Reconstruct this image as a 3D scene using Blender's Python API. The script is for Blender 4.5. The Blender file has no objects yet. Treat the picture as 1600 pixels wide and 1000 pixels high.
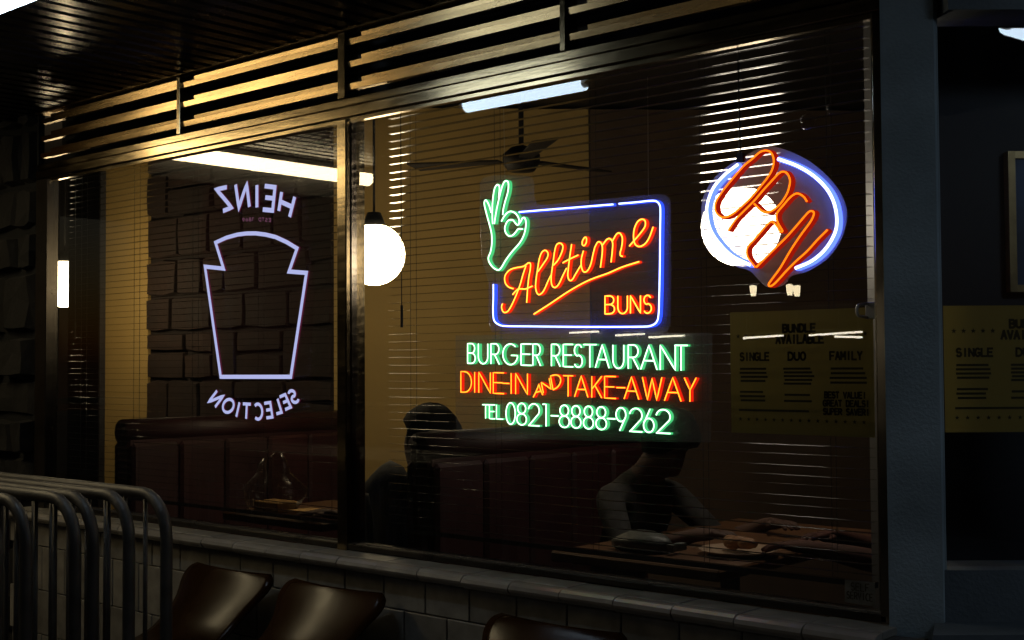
import bpy, bmesh, math, random
from mathutils import Vector, Matrix, Quaternion
random.seed(7)
S = bpy.context.scene
COL = S.collection

# ------------------------------------------------------------------ camera
F = 2000.0                      # focal length in pixels of a 1600 wide frame
def cv(x, y): return Vector((x - 800, -(y - 500), -F))
ax = -cv(-1450, 584).normalized()
ay0 = cv(2580, 561).normalized()
ay = (ay0 - ax * ay0.dot(ax)).normalized()
az = ax.cross(ay)
ROT = Matrix((ax, ay, az))      # camera space -> world
CAM = Vector((0, -3.1, 1.5))
cd = bpy.data.cameras.new('camera'); cam = bpy.data.objects.new('camera', cd)
COL.objects.link(cam); S.camera = cam
cam.matrix_world = Matrix.Translation(CAM) @ ROT.to_4x4()
cd.sensor_width = 36; cd.lens = F / 1600 * 36; cd.clip_start = 0.05; cd.clip_end = 500
def onY(px, py, y):
    r = ROT @ cv(px, py); return CAM + r * ((y - CAM.y) / r.y)
def onX(px, py, x):
    r = ROT @ cv(px, py); return CAM + r * ((x - CAM.x) / r.x)
def onZ(px, py, z):
    r = ROT @ cv(px, py); return CAM + r * ((z - CAM.z) / r.z)

# ------------------------------------------------------------------ night sky, exposure
W = bpy.data.worlds.new('World'); S.world = W; W.use_nodes = True
nt = W.node_tree
sky = nt.nodes.new('ShaderNodeTexSky'); sky.sky_type = 'NISHITA'; sky.sun_disc = False
sky.sun_elevation = math.radians(-4); sky.sun_rotation = math.radians(200)
bg = nt.nodes['Background']; bg.inputs[1].default_value = 0.5
nt.links.new(sky.outputs[0], bg.inputs[0])
S.view_settings.view_transform = 'Standard'; S.view_settings.look = 'None'
S.view_settings.exposure = 0; S.view_settings.gamma = 1; S.view_settings.use_curve_mapping = False
S.render.engine = 'CYCLES'
cy = S.cycles
cy.use_denoising = True
cy.max_bounces = 10; cy.transparent_max_bounces = 40; cy.glossy_bounces = 5; cy.diffuse_bounces = 4
cy.sample_clamp_indirect = 4.0
cy.caustics_reflective = False; cy.caustics_refractive = False

# ------------------------------------------------------------------ materials
def mat(name, col, rough=.6, metal=0., spec=.5, noise=0., nscale=8., bump=0., bscale=60., stretch=None, coat=0., sat=None):
    m = bpy.data.materials.new(name); m.use_nodes = True
    n = m.node_tree.nodes; l = m.node_tree.links; b = n['Principled BSDF']
    b.inputs['Roughness'].default_value = rough; b.inputs['Metallic'].default_value = metal
    b.inputs['Specular IOR Level'].default_value = spec
    b.inputs['Coat Weight'].default_value = coat
    b.inputs['Base Color'].default_value = (*col, 1)
    tc = n.new('ShaderNodeTexCoord'); mp = n.new('ShaderNodeMapping')
    l.new(tc.outputs['Object'], mp.inputs[0])
    if stretch: mp.inputs['Scale'].default_value = stretch
    oi = n.new('ShaderNodeObjectInfo')
    if noise > 0:
        t = n.new('ShaderNodeTexNoise'); t.inputs['Scale'].default_value = nscale; t.inputs['Detail'].default_value = 6
        t.noise_dimensions = '4D'; l.new(oi.outputs['Random'], t.inputs['W'])
        l.new(mp.outputs[0], t.inputs['Vector'])
        r = n.new('ShaderNodeValToRGB')
        r.color_ramp.elements[0].position = .3; r.color_ramp.elements[1].position = .72
        r.color_ramp.elements[0].color = (*[c * (1 - noise) for c in col], 1)
        r.color_ramp.elements[1].color = (*[min(1, c * (1 + noise)) for c in col], 1)
        l.new(t.outputs['Fac'], r.inputs[0])
        # small difference from piece to piece
        hs = n.new('ShaderNodeHueSaturation'); mr = n.new('ShaderNodeMapRange')
        mr.inputs[3].default_value = 1 - noise * .6; mr.inputs[4].default_value = 1 + noise * .6
        l.new(oi.outputs['Random'], mr.inputs[0]); l.new(mr.outputs[0], hs.inputs['Value'])
        l.new(r.outputs[0], hs.inputs['Color']); l.new(hs.outputs[0], b.inputs['Base Color'])
        m2 = n.new('ShaderNodeMapRange'); m2.inputs[3].default_value = max(.02, rough - .12); m2.inputs[4].default_value = min(1, rough + .12)
        l.new(t.outputs['Fac'], m2.inputs[0]); l.new(m2.outputs[0], b.inputs['Roughness'])
    if bump > 0:
        t2 = n.new('ShaderNodeTexNoise'); t2.inputs['Scale'].default_value = bscale; t2.inputs['Detail'].default_value = 5
        l.new(mp.outputs[0], t2.inputs['Vector'])
        bp = n.new('ShaderNodeBump'); bp.inputs['Strength'].default_value = bump; bp.inputs['Distance'].default_value = .01
        l.new(t2.outputs['Fac'], bp.inputs['Height']); l.new(bp.outputs[0], b.inputs['Normal'])
    return m
def emit(name, col, s=1.):
    m = bpy.data.materials.new(name); m.use_nodes = True
    n = m.node_tree.nodes; n.remove(n['Principled BSDF'])
    e = n.new('ShaderNodeEmission'); e.inputs[0].default_value = (*col, 1); e.inputs[1].default_value = s
    m.node_tree.links.new(e.outputs[0], n['Material Output'].inputs[0]); return m
def glass(name, tint, ior=1.75, rough=0., refl=True, dirt=0.):
    m = bpy.data.materials.new(name); m.use_nodes = True
    n = m.node_tree.nodes; l = m.node_tree.links; n.remove(n['Principled BSDF'])
    t = n.new('ShaderNodeBsdfTransparent'); t.inputs[0].default_value = (*tint, 1)
    if not refl:
        l.new(t.outputs[0], n['Material Output'].inputs[0]); return m
    g = n.new('ShaderNodeBsdfGlossy'); g.inputs['Roughness'].default_value = rough
    f = n.new('ShaderNodeFresnel')
    ge = n.new('ShaderNodeNewGeometry'); mr = n.new('ShaderNodeMapRange')       # the same reflectance from both sides of the sheet
    mr.inputs[3].default_value = ior; mr.inputs[4].default_value = 1 / ior
    l.new(ge.outputs['Backfacing'], mr.inputs[0]); l.new(mr.outputs[0], f.inputs[0])
    mx = n.new('ShaderNodeMixShader')
    l.new(f.outputs[0], mx.inputs[0]); l.new(t.outputs[0], mx.inputs[1]); l.new(g.outputs[0], mx.inputs[2])
    if dirt > 0:
        tc = n.new('ShaderNodeTexCoord'); mp = n.new('ShaderNodeMapping'); mp.inputs['Scale'].default_value = (3.2, 3.2, .8)
        mp.inputs['Rotation'].default_value = (.0, .5, 0)
        no = n.new('ShaderNodeTexNoise'); no.inputs['Scale'].default_value = 2.6; no.inputs['Detail'].default_value = 9; no.inputs['Roughness'].default_value = .7
        rg = n.new('ShaderNodeMapRange'); rg.inputs[1].default_value = .45; rg.inputs[2].default_value = .8; rg.inputs[3].default_value = dirt*.15; rg.inputs[4].default_value = dirt
        df = n.new('ShaderNodeBsdfDiffuse'); df.inputs[0].default_value = (.6, .58, .55, 1)
        mz = n.new('ShaderNodeMixShader')
        l.new(tc.outputs['Object'], mp.inputs[0]); l.new(mp.outputs[0], no.inputs['Vector']); l.new(no.outputs['Fac'], rg.inputs[0])
        l.new(rg.outputs[0], mz.inputs[0]); l.new(mx.outputs[0], mz.inputs[1]); l.new(df.outputs[0], mz.inputs[2]); mx = mz
    l.new(mx.outputs[0], n['Material Output'].inputs[0]); return m
def acrylic(name, col, haze, back=.15):
    m = bpy.data.materials.new(name); m.use_nodes = True
    n = m.node_tree.nodes; l = m.node_tree.links; n.remove(n['Principled BSDF'])
    t = n.new('ShaderNodeBsdfTransparent'); t.inputs[0].default_value = (.97, .97, .97, 1)
    d0 = n.new('ShaderNodeBsdfDiffuse'); d0.inputs[0].default_value = (*col, 1)
    d1 = n.new('ShaderNodeBsdfTranslucent'); d1.inputs[0].default_value = (*col, 1)
    d = n.new('ShaderNodeMixShader'); d.inputs[0].default_value = back
    l.new(d0.outputs[0], d.inputs[1]); l.new(d1.outputs[0], d.inputs[2])
    mx = n.new('ShaderNodeMixShader'); mx.inputs[0].default_value = haze
    l.new(t.outputs[0], mx.inputs[1]); l.new(d.outputs[0], mx.inputs[2])
    g = n.new('ShaderNodeBsdfGlossy'); g.inputs['Roughness'].default_value = .05
    m2 = n.new('ShaderNodeMixShader'); m2.inputs[0].default_value = .03
    l.new(mx.outputs[0], m2.inputs[1]); l.new(g.outputs[0], m2.inputs[2])
    l.new(m2.outputs[0], n['Material Output'].inputs[0]); return m

M = {}
M['bronze'] = mat('bronze_metal', (.25, .19, .105), .2, 1., noise=.16, nscale=9, stretch=(.7, 5, 5), bump=.02, bscale=18)
M['darkframe'] = mat('dark_bronze', (.05, .043, .035), .3, .8, noise=.3, nscale=10)
M['jamb'] = mat('satin_metal', (.24, .205, .16), .16, 1., noise=.2, nscale=10)
M['louvre'] = mat('louvre_metal', (.25, .17, .078), .26, 1., noise=.14, nscale=6, stretch=(.6, 4, 4), bump=.025, bscale=14)
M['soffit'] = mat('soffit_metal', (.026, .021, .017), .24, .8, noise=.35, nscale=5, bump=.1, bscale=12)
M['sillrender'] = mat('sill_render', (.13, .15, .165), .7, noise=.3, nscale=6, bump=.3, bscale=90)
M['void'] = mat('void_black', (.004, .004, .004), .9)
M['tile'] = mat('glazed_tile', (.27, .25, .215), .38, noise=.3, nscale=16, bump=.12, bscale=50)
M['bull'] = mat('glazed_bullnose', (.34, .31, .27), .17, noise=.15, nscale=14, bump=.05, bscale=30)
M['grout'] = mat('grout', (.11, .10, .09), .9)
M['pillar'] = mat('pillar_render', (.33, .40, .44), .62, noise=.26, nscale=5, bump=.35, bscale=120)
M['stone'] = mat('rubble_stone', (.010, .0085, .007), .9, noise=.5, nscale=9, bump=.8, bscale=18)
M['instone'] = mat('brown_cladding', (.019, .008, .004), .85, noise=.4, nscale=7, bump=.6, bscale=20)
M['inmortar'] = mat('brown_mortar', (.010, .005, .003), .9)
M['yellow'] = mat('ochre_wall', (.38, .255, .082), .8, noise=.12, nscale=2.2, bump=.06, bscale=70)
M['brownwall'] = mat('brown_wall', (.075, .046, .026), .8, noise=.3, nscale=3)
M['dark'] = mat('dark_panel', (.02, .018, .018), .5, noise=.3, nscale=4)
M['bluewall'] = mat('blue_black_wall', (.03, .034, .05), .6, noise=.3, nscale=4)
M['floorin'] = mat('floor_tile', (.04, .03, .025), .35, noise=.3, nscale=4)
M['pave'] = mat('pavement', (.16, .15, .14), .7, noise=.3, nscale=3, bump=.4, bscale=60)
M['asphalt'] = mat('asphalt', (.05, .05, .05), .8, noise=.3, nscale=2, bump=.5, bscale=120)
M['slat'] = mat('blind_slat', (.014, .011, .009), .12, spec=.6)
M['cord'] = mat('cord', (.01, .009, .008), .8)
M['maroon'] = mat('maroon_vinyl', (.024, .0016, .002), .6, noise=.3, nscale=6, bump=.1, bscale=20)
M['wood'] = mat('table_wood', (.085, .038, .016), .42, noise=.35, nscale=5, stretch=(1, 8, 1))
M['blackcloth'] = mat('black_cloth', (.006, .0055, .0055), .9, noise=.3, nscale=12)
M['hair'] = mat('hair', (.003, .0026, .0024), .9, spec=.15, bump=.5, bscale=60)
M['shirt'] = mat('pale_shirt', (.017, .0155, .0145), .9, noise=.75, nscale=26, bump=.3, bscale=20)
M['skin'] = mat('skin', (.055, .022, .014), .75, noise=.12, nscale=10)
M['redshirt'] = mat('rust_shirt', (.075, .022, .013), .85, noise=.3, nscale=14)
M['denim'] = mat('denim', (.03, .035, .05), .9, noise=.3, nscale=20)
M['chair'] = mat('amber_plastic', (.032, .0115, .0018), .22, noise=.3, nscale=5, spec=.1, bump=.04, bscale=14)
M['steel'] = mat('galvanised_steel', (.085, .077, .066), .5, .35, noise=.35, nscale=12, bump=.2, bscale=40)
M['blacksteel'] = mat('black_steel', (.02, .02, .02), .5, .3)
pm_ = bpy.data.materials.new('poster_paper'); pm_.use_nodes = True
_n = pm_.node_tree.nodes; _l = pm_.node_tree.links; _b = _n['Principled BSDF']
_b.inputs['Base Color'].default_value = (.40, .33, .09, 1); _b.inputs['Roughness'].default_value = .8
_t = _n.new('ShaderNodeBsdfTranslucent'); _t.inputs[0].default_value = (.30, .23, .06, 1)
_x = _n.new('ShaderNodeMixShader'); _x.inputs[0].default_value = .35
_l.new(_b.outputs[0], _x.inputs[1]); _l.new(_t.outputs[0], _x.inputs[2]); _l.new(_x.outputs[0], _n['Material Output'].inputs[0])
M['paper'] = pm_
M['ink'] = mat('poster_ink', (.075, .062, .024), .8)
M['sticker'] = mat('sticker_paper', (.35, .34, .32), .7, noise=.4, nscale=30)
M['whiteplastic'] = mat('white_plastic', (.6, .58, .52), .4)
M['gold'] = mat('gilt_frame', (.45, .33, .16), .4, .6, noise=.3, nscale=18)
M['greypack'] = mat('grey_pack', (.06, .07, .067), .5, noise=.4, nscale=20, bump=.5, bscale=40)
M['bread'] = mat('bread', (.22, .09, .025), .6, noise=.4, nscale=18, bump=.4, bscale=40)
M['plate'] = mat('plate', (.35, .25, .18), .3)
M['brownpaper'] = mat('kraft_paper', (.34, .20, .065), .7, noise=.25, nscale=9)
M['fan'] = mat('fan_blade', (.007, .005, .004), .7, spec=.2)
M['glass'] = glass('window_glass', (.86, .86, .84), 1.72, dirt=.014)
M['glassback'] = glass('window_glass_inner', (.97, .97, .97), refl=False)
M['bag'] = glass('clear_bag', (.80, .78, .74), 1.35, .25)
M['clear'] = glass('clear_plastic', (.9, .9, .95), 1.5)
M['panel'] = acrylic('clear_acrylic', (.85, .85, .85), .09)
M['panel2'] = acrylic('hazy_acrylic', (.80, .76, .74), .42, .3)
M['panel0'] = acrylic('keystone_acrylic', (.5, .10, .12), .015)
M['pic'] = mat('dim_picture', (.10, .16, .32), .5, noise=.7, nscale=5)
M['steel0'] = mat('bright_bead', (.6, .58, .55), .25, 1.)
M['wire'] = mat('steel_wire', (.4, .38, .34), .3, 1.)
M['globe'] = emit('globe_glow', (1., .80, .48), 24)
M['globewhite'] = emit('white_globe_glow', (1., .88, .70), 20)
M['warmtube'] = emit('warm_tube', (1., .81, .47), 27)
M['cooltube'] = emit('cool_tube', (.66, .83, 1.), 17)
M['farwarm'] = emit('far_lantern', (1., .82, .50), 16)
M['farwhite'] = emit('far_tube', (1., .90, .68), 16)
M['orange'] = emit('orange_core', (5., 1.7, .16)); M['orangew'] = emit('orange_wall', (1.3, .035, .005))
M['red'] = emit('red_core', (5., 1.15, .07)); M['redw'] = emit('red_wall', (1.1, .02, .005))
M['green'] = emit('green_core', (2.5, 4.6, 2.9)); M['greenw'] = emit('green_wall', (.10, .85, .28))
M['blue'] = emit('blue_core', (2.4, 2.8, 8.)); M['bluew'] = emit('blue_wall', (.05, .16, 2.6))
M['ring'] = emit('ring_core', (3., 3.4, 9.)); M['ringw'] = emit('ring_wall', (.28, .50, 4.))
M['pale'] = emit('pale_letter', (.58, .62, 1.08)); M['palew'] = emit('pale_wall', (.16, .02, .06), .6)
M['tiny'] = emit('tiny_letter', (.16, .06, .11))

# ------------------------------------------------------------------ mesh helpers
class MB:
    def __init__(s): s.v = []; s.f = []; s.m = []
    def add(s, vs, fs, mi=0):
        o = len(s.v); s.v += [Vector(p) for p in vs]
        s.f += [tuple(i + o for i in f) for f in fs]; s.m += [mi] * len(fs); return s
    def box(s, a, b, mi=0, bev=0.):
        (x0, y0, z0), (x1, y1, z1) = a, b
        x0, x1 = min(x0, x1), max(x0, x1); y0, y1 = min(y0, y1), max(y0, y1); z0, z1 = min(z0, z1), max(z0, z1)
        if bev <= 0:
            return s.add([(x0,y0,z0),(x1,y0,z0),(x1,y1,z0),(x0,y1,z0),(x0,y0,z1),(x1,y0,z1),(x1,y1,z1),(x0,y1,z1)],
                [(0,3,2,1),(4,5,6,7),(0,1,5,4),(1,2,6,5),(2,3,7,6),(3,0,4,7)], mi)
        bm = bmesh.new(); bmesh.ops.create_cube(bm, size=1)
        for v in bm.verts: v.co = Vector(((x0+x1)/2 + v.co.x*(x1-x0), (y0+y1)/2 + v.co.y*(y1-y0), (z0+z1)/2 + v.co.z*(z1-z0)))
        bmesh.ops.bevel(bm, geom=bm.edges[:] + bm.verts[:], offset=bev, segments=1, affect='EDGES', profile=.5)
        bm.verts.index_update()
        s.add([v.co.copy() for v in bm.verts], [tuple(v.index for v in f.verts) for f in bm.faces], mi); bm.free(); return s
    def tube(s, pts, r, n=8, mi=0, closed=False, cap=True):
        pts = [Vector(p) for p in pts]; N = len(pts)
        if N < 2: return s
        rr = r if isinstance(r, (list, tuple)) else [r] * N
        rings = []; up = None
        for i, p in enumerate(pts):
            a = pts[(i - 1) % N] if (closed or i > 0) else p
            b = pts[(i + 1) % N] if (closed or i < N - 1) else p
            t = (b - a)
            t = t.normalized() if t.length > 1e-9 else Vector((0, 0, 1))
            if up is None:
                up = Vector((0, 1, 0)) if abs(t.y) < .9 else Vector((1, 0, 0))
            up = (up - t * up.dot(t))
            if up.length < 1e-6: up = t.orthogonal()
            up.normalize(); q = t.cross(up)
            rings.append([p + (up * math.cos(2*math.pi*k/n) + q * math.sin(2*math.pi*k/n)) * rr[i] for k in range(n)])
        vs = [v for g in rings for v in g]; fs = []
        for i in range(N if closed else N - 1):
            j = (i + 1) % N
            for k in range(n):
                fs.append((i*n + k, i*n + (k+1) % n, j*n + (k+1) % n, j*n + k))
        if cap and not closed:
            fs.append(tuple(range(n))[::-1]); fs.append(tuple((N-1)*n + k for k in range(n)))
        return s.add(vs, fs, mi)
    def lathe(s, prof, c, n=24, mi=0):
        c = Vector(c); vs = []; fs = []
        for r, z in prof:
            for k in range(n):
                a = 2*math.pi*k/n; vs.append(c + Vector((r*math.cos(a), r*math.sin(a), z)))
        for i in range(len(prof) - 1):
            for k in range(n):
                fs.append((i*n+k, i*n+(k+1) % n, (i+1)*n+(k+1) % n, (i+1)*n+k))
        return s.add(vs, fs, mi)
    def prism(s, poly, d, mi=0):          # closed polygon of world points pushed along d
        n = len(poly); d = Vector(d); a = [Vector(p) for p in poly]
        return s.add(a + [p + d for p in a], [tuple(range(n))[::-1], tuple(range(n, 2*n))] +
                     [(i, (i+1) % n, n + (i+1) % n, n + i) for i in range(n)], mi)
    def mesh(s, name, mats, smooth=False):
        me = bpy.data.meshes.new(name); me.from_pydata([tuple(v) for v in s.v], [], s.f)
        for mm in (mats if isinstance(mats, (list, tuple)) else [mats]): me.materials.append(mm)
        me.polygons.foreach_set('material_index', s.m)
        if smooth: me.polygons.foreach_set('use_smooth', [True] * len(s.f))
        me.update(); return me
    def build(s, name, mats, parent=None, smooth=False):
        return link(name, s.mesh(name, mats, smooth), parent)
def link(name, me, parent=None, loc=None):
    o = bpy.data.objects.new(name, me); COL.objects.link(o)
    if loc is not None: o.location = loc
    if parent is not None:
        o.parent = parent
        if not o.get('rel'): o.matrix_parent_inverse = PARINV(parent)
    return o
def PARINV(p):
    m = Matrix.Identity(4); q = p
    while q is not None:
        m = Matrix.LocRotScale(q.location, q.rotation_euler, q.scale) @ m if q.parent is None else m
        q = q.parent
    return m.inverted()
def tag(o, label=None, cat=None, group=None, kind=None):
    if label: o['label'] = label
    if cat: o['category'] = cat
    if group: o['group'] = group
    if kind: o['kind'] = kind
    return o
def thing(name, loc, label, cat, group=None):
    o = bpy.data.objects.new(name, None); COL.objects.link(o); o.location = loc; o.empty_display_size = .1
    return tag(o, label, cat, group)
def smoothed(pts, k=6, closed=False):
    P = [Vector(p) for p in pts]; n = len(P); out = []
    rng = range(n if closed else n - 1)
    for i in rng:
        p0 = P[(i-1) % n] if (closed or i > 0) else P[i] * 2 - P[i+1]
        p1 = P[i]; p2 = P[(i+1) % n]
        p3 = P[(i+2) % n] if (closed or i < n - 2) else P[i+1] * 2 - P[i]
        for j in range(k):
            t = j / k
            out.append(.5 * ((2*p1) + (p2-p0)*t + (2*p0-5*p1+4*p2-p3)*t*t + (3*p1-p0-3*p2+p3)*t**3))
    if not closed: out.append(P[-1])
    return out

# ================================================================== LARGE STRUCTURE
ZS = 2.74                                           # soffit height
GT, GB = 2.405, .865                                # glass top and bottom
XL, XM, XR = -5.76, -3.555, -1.465                  # jamb, mullion, jamb
MOD = 1.0447
b = MB().box((-14, -7.2, -.2), (6, -.001, 0)); tag(b.build('pavement', M['pave']), kind='structure')
b = MB().box((-45, -30, -.3), (25, -7.2, -.12)); tag(b.build('road', M['asphalt']), kind='structure')
b = MB().box((-60, -60, -.3), (40, -30, 0)); tag(b.build('far_pavement', M['pave']), kind='structure')
b = MB().box((-9.5, .02, 0), (1.5, 7, .06)); tag(b.build('interior_floor', M['floorin']), kind='structure')
b = MB().box((-9.5, .12, 2.95), (1.5, 7, 3.05)); tag(b.build('interior_ceiling', M['dark']), kind='structure')
# canopy soffit of metal strips
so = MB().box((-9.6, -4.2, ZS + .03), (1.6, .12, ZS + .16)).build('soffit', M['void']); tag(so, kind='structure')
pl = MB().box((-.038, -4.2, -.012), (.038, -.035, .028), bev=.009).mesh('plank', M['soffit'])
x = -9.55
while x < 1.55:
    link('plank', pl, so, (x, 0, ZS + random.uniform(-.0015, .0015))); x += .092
# room behind the glass
def wallbox(name, a, bb, m, label):
    return tag(MB().box(a, bb).build(name, m), label, 'wall')
wallbox('back_wall', (-9.5, 6.9  , .062), (1.5, 7, 2.95), M['dark'], 'dark far wall at the very back of the dining room')
wallbox('end_wall', (-9.6, .02  , .062), (-9.5, 6.9, 2.95), M['dark'], 'dark end wall of the dining room beyond the ochre strip')
WY = 1.5
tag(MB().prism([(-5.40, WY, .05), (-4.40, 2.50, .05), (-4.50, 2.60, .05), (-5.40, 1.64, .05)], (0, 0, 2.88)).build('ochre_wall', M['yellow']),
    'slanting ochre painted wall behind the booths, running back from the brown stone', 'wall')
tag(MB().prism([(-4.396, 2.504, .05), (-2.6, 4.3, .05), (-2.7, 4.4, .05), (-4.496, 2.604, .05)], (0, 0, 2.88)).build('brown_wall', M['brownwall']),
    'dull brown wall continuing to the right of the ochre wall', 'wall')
wallbox('ochre_pier', (-7.78, WY  , .062), (-7.23, WY + .12, 2.95), M['yellow'], 'narrow ochre painted strip of wall left of the brown stone')
wallbox('dark_pier', (-8.9, WY - .2  , .062), (-7.784, WY + .12, 2.93), M['dark'], 'dark brown wall at the far left, beyond the narrow ochre strip')
tag(MB().box((-6.30, .42, .05), (-5.985, .46, 2.93), bev=.005).build('column', M['dark']), 'dark brown column just inside the left end of the window', 'column')
# brown stone cladding between the two ochre pieces
sw = thing('stone_clad_wall', (-6.3, WY, .2), 'dark brown wall clad in rough stone blocks behind the mirrored sign', 'wall')
MB().box((-7.23, WY + .02  , .062), (-5.40, WY + .12, 2.95)).build('backing', M['inmortar'], sw)
z = .2
while z < 2.93:
    hh = random.uniform(.19, .30); z2 = min(z + hh, 2.95); x = -7.23
    while x < -5.41:
        w = random.uniform(.22, .50); x2 = x + w
        if x2 > -5.52: x2 = -5.40
        cuts = [(z, z2)]
        if random.random() < .38:
            zm = z + (z2 - z)*random.uniform(.38, .62); cuts = [(z, zm), (zm, z2)]
        for za, zb in cuts:
            g = .0025; d = random.uniform(.0, .010); q = lambda: random.uniform(0, .016)
            cx, cz = (x+x2)/2, (za+zb)/2
            a = [(x+g+q()*.6, za+g+q()), (cx + random.uniform(-.04, .04), za+g+q()*.4), (x2-g-q()*.6, za+g+q()), (x2-g-q()*.4, cz), (x2-g-q()*.6, zb-g-q()), (cx + random.uniform(-.04, .04), zb-g-q()*.4), (x+g+q()*.6, zb-g-q()), (x+g+q()*.4, cz)]
            n = 8
            vs = [(px, WY + .02, pz) for px, pz in a] + [(px + (cx-px)*.06, WY - .010 - d + random.uniform(-.004, .004), pz + (cz-pz)*.09) for px, pz in a] + [(cx + random.uniform(-.03, .03), WY - .013 - d, cz)]
            MB().add(vs, [(k, (k+1) % n, n+(k+1) % n, n+k) for k in range(n)] + [(n+k, n+(k+1) % n, 2*n) for k in range(n)]).build('stone', M['instone'], sw)
        x = x2
    z = z2
# rubble wall outside at the left end
rw = thing('rubble_wall', (-6.5, -.05, 0), 'black rough stone wall at the left end of the shopfront', 'wall')
MB().box((-9.5, .0, 0), (XL - .07, .03, ZS + .02)).build('backing', M['void'], rw)
z = 0.
while z < ZS - .02:
    hh = random.uniform(.18, .34); z2 = min(z + hh, ZS); x = -7.3 + random.uniform(0, .1)
    while x < XL - .08:
        w = random.uniform(.16, .42); x2 = min(x + w, XL - .07)
        if XL - .07 - x2 < .1: x2 = XL - .07
        q = lambda k=.025: random.uniform(0, k); g = .008
        a = [(x+g+q(), z+g+q()), ((x+x2)/2, z+g+q(.01)), (x2-g-q(), z+g+q()), (x2-g-q(.01), (z+z2)/2), (x2-g-q(), z2-g-q()), ((x+x2)/2, z2-g-q(.01)), (x+g+q(), z2-g-q()), (x+g+q(.01), (z+z2)/2)]
        d = random.uniform(.02, .07); cx, cz = (x+x2)/2, (z+z2)/2; n = 8
        vs = [(px, .0, pz) for px, pz in a] + [(px+(cx-px)*.15, -d + random.uniform(-.012, .012), pz+(cz-pz)*.12) for px, pz in a] + [(cx + random.uniform(-.05, .05), -d - random.uniform(-.01, .01), cz + random.uniform(-.05, .05))]
        fs = [(i, (i+1) % n, n+(i+1) % n, n+i) for i in range(n)] + [(n+i, n+(i+1) % n, 2*n) for i in range(n)]
        MB().add(vs, fs).build('stone', M['stone'], rw); x = x2
    z = z2
# low tiled wall under the window
BT, BB = .838, .792                                  # bullnose top and bottom
tw = thing('tiled_wall', (-3.5, -.1, 0), 'low wall of pale grey square tiles with a rounded bullnose cap under the windows', 'wall')
MB().box((XL - .07, -.115, 0), (-1.36, .02, .80)).build('backing', M['grout'], tw)
def tilemesh(w, h):
    return MB().box((-w/2, -.012, -h/2), (w/2, .01, h/2), bev=.0025).mesh('tile', M['tile'])
TW, TH = .2, .2
row = 0; zt = .79
tm = tilemesh(TW - .004, TH - .004)
while zt > .02:
    h = TH if row else .105
    me = tilemesh(TW - .004, h - .004) if row == 0 else tm
    if zt - h < 0: break
    x = XL - .07 + (TW/2 if row % 2 == 0 else TW)
    while x < -1.45:
        link('tile', me, tw, (x, -.118 + random.uniform(-.0012, .0012), zt - h/2)); x += TW
    zt -= h; row += 1
# bullnose pieces and the sill tiles behind them
BW = .2
prof = [(.0, BB), (-.012, BB), (-.028, BB + .006), (-.040, BB + .018), (-.043, BB + .026), (-.038, BB + .037), (-.026, BB + .044), (-.012, BT), (.0, BT)]
def bull(w):
    vs = []; n = len(prof)
    for sx in (-w/2, w/2):
        vs += [(sx, y, z - BB) for y, z in prof]
    fs = [(i, i+1, n+i+1, n+i) for i in range(n-1)] + [tuple(range(n))[::-1], tuple(range(n, 2*n)), (n-1, 0, n, 2*n-1)]
    return MB().add(vs, fs).mesh('bullnose_tile', M['bull'])
bme = bull(BW - .004); sme = MB().box((-BW/2 + .0015, 0, 0), (BW/2 - .0015, .105, .02), bev=.002).mesh('sill_tile', M['tile'])
x = XL + .03
while x < -1.4:
    link('bullnose_tile', bme, tw, (x, -.128 + random.uniform(-.001, .001), BB + random.uniform(-.0012, .0012)))
    link('sill_tile', sme, tw, (x, -.124, BT - .02 + random.uniform(-.001, .001))); x += BW
MB().box((XL - .07, -.124, .80), (-1.36, .02, .817)).build('mortar_bed', M['grout'], tw)

# ------------------------------------------------------------------ shopfront
sf = thing('shopfront_window', (-3.55, 0, GB), 'long bronze framed shopfront window of two panes with metal louvres above', 'window')
def pane(name, x0, x1, z0, z1, par):
    o = MB().add([(x0,0,z0),(x1,0,z0),(x1,0,z1),(x0,0,z1)], [(0,1,2,3)], 0)
    o.add([(x0,.008,z0),(x1,.008,z0),(x1,.008,z1),(x0,.008,z1),(x0,0,z0),(x1,0,z0),(x1,0,z1),(x0,0,z1)],
          [(3,2,1,0),(4,5,1,0),(5,6,2,1),(6,7,3,2),(7,4,0,3)], 1)
    return o.build(name, [M['glass'], M['glassback']], par)
pane('glass_pane', XL + .004, XM - .014, GB, GT, sf)
pane('glass_pane', XM + .014, XR - .012, GB, GT, sf)
MB().box((XM - .028, -.035, GB - .03), (XM + .024, .06, GT), bev=.004).build('mullion', M['bronze'], sf)
MB().box((XM - .034, -.012, GB), (XM - .0285, .012, GT)).build('glazing_bead', M['jamb'], sf)
MB().box((XM + .0245, -.012, GB), (XM + .030, .012, GT)).build('glazing_bead', M['jamb'], sf)
MB().box((XL - .03, -.035, GB - .03), (XL + .072, .03, GT), bev=.004).build('jamb', M['darkframe'], sf)
MB().box((XR - .018, -.03, GB - .03), (XR + .016, .05, GT), bev=.003).box((XR - .03, -.008, GB), (XR - .0185, .022, GT)).build('jamb', M['jamb'], sf)
MB().box((XL, -.03, GB - .024), (XR, .05, GB - .004), bev=.003).build('bottom_rail', M['darkframe'], sf)
MB().box((XL, -.012, GB - .0035), (XM - .029, -.001, GB + .001)).build('glazing_bead', M['steel0'], sf)
MB().box((XM + .025, -.012, GB - .0035), (XR - .019, -.001, GB + .001)).build('glazing_bead', M['steel0'], sf)
MB().box((XL - .03, -.036, GT + .003), (XR + .016, .05, GT + .042), bev=.003).box((XL - .03, -.03, GT + .044), (XR + .016, .05, GT + .074), bev=.003).box((XL - .03, -.022, GT - .012), (XR + .016, .0, GT + .002)).build('transom', M['bronze'], sf)
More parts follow.
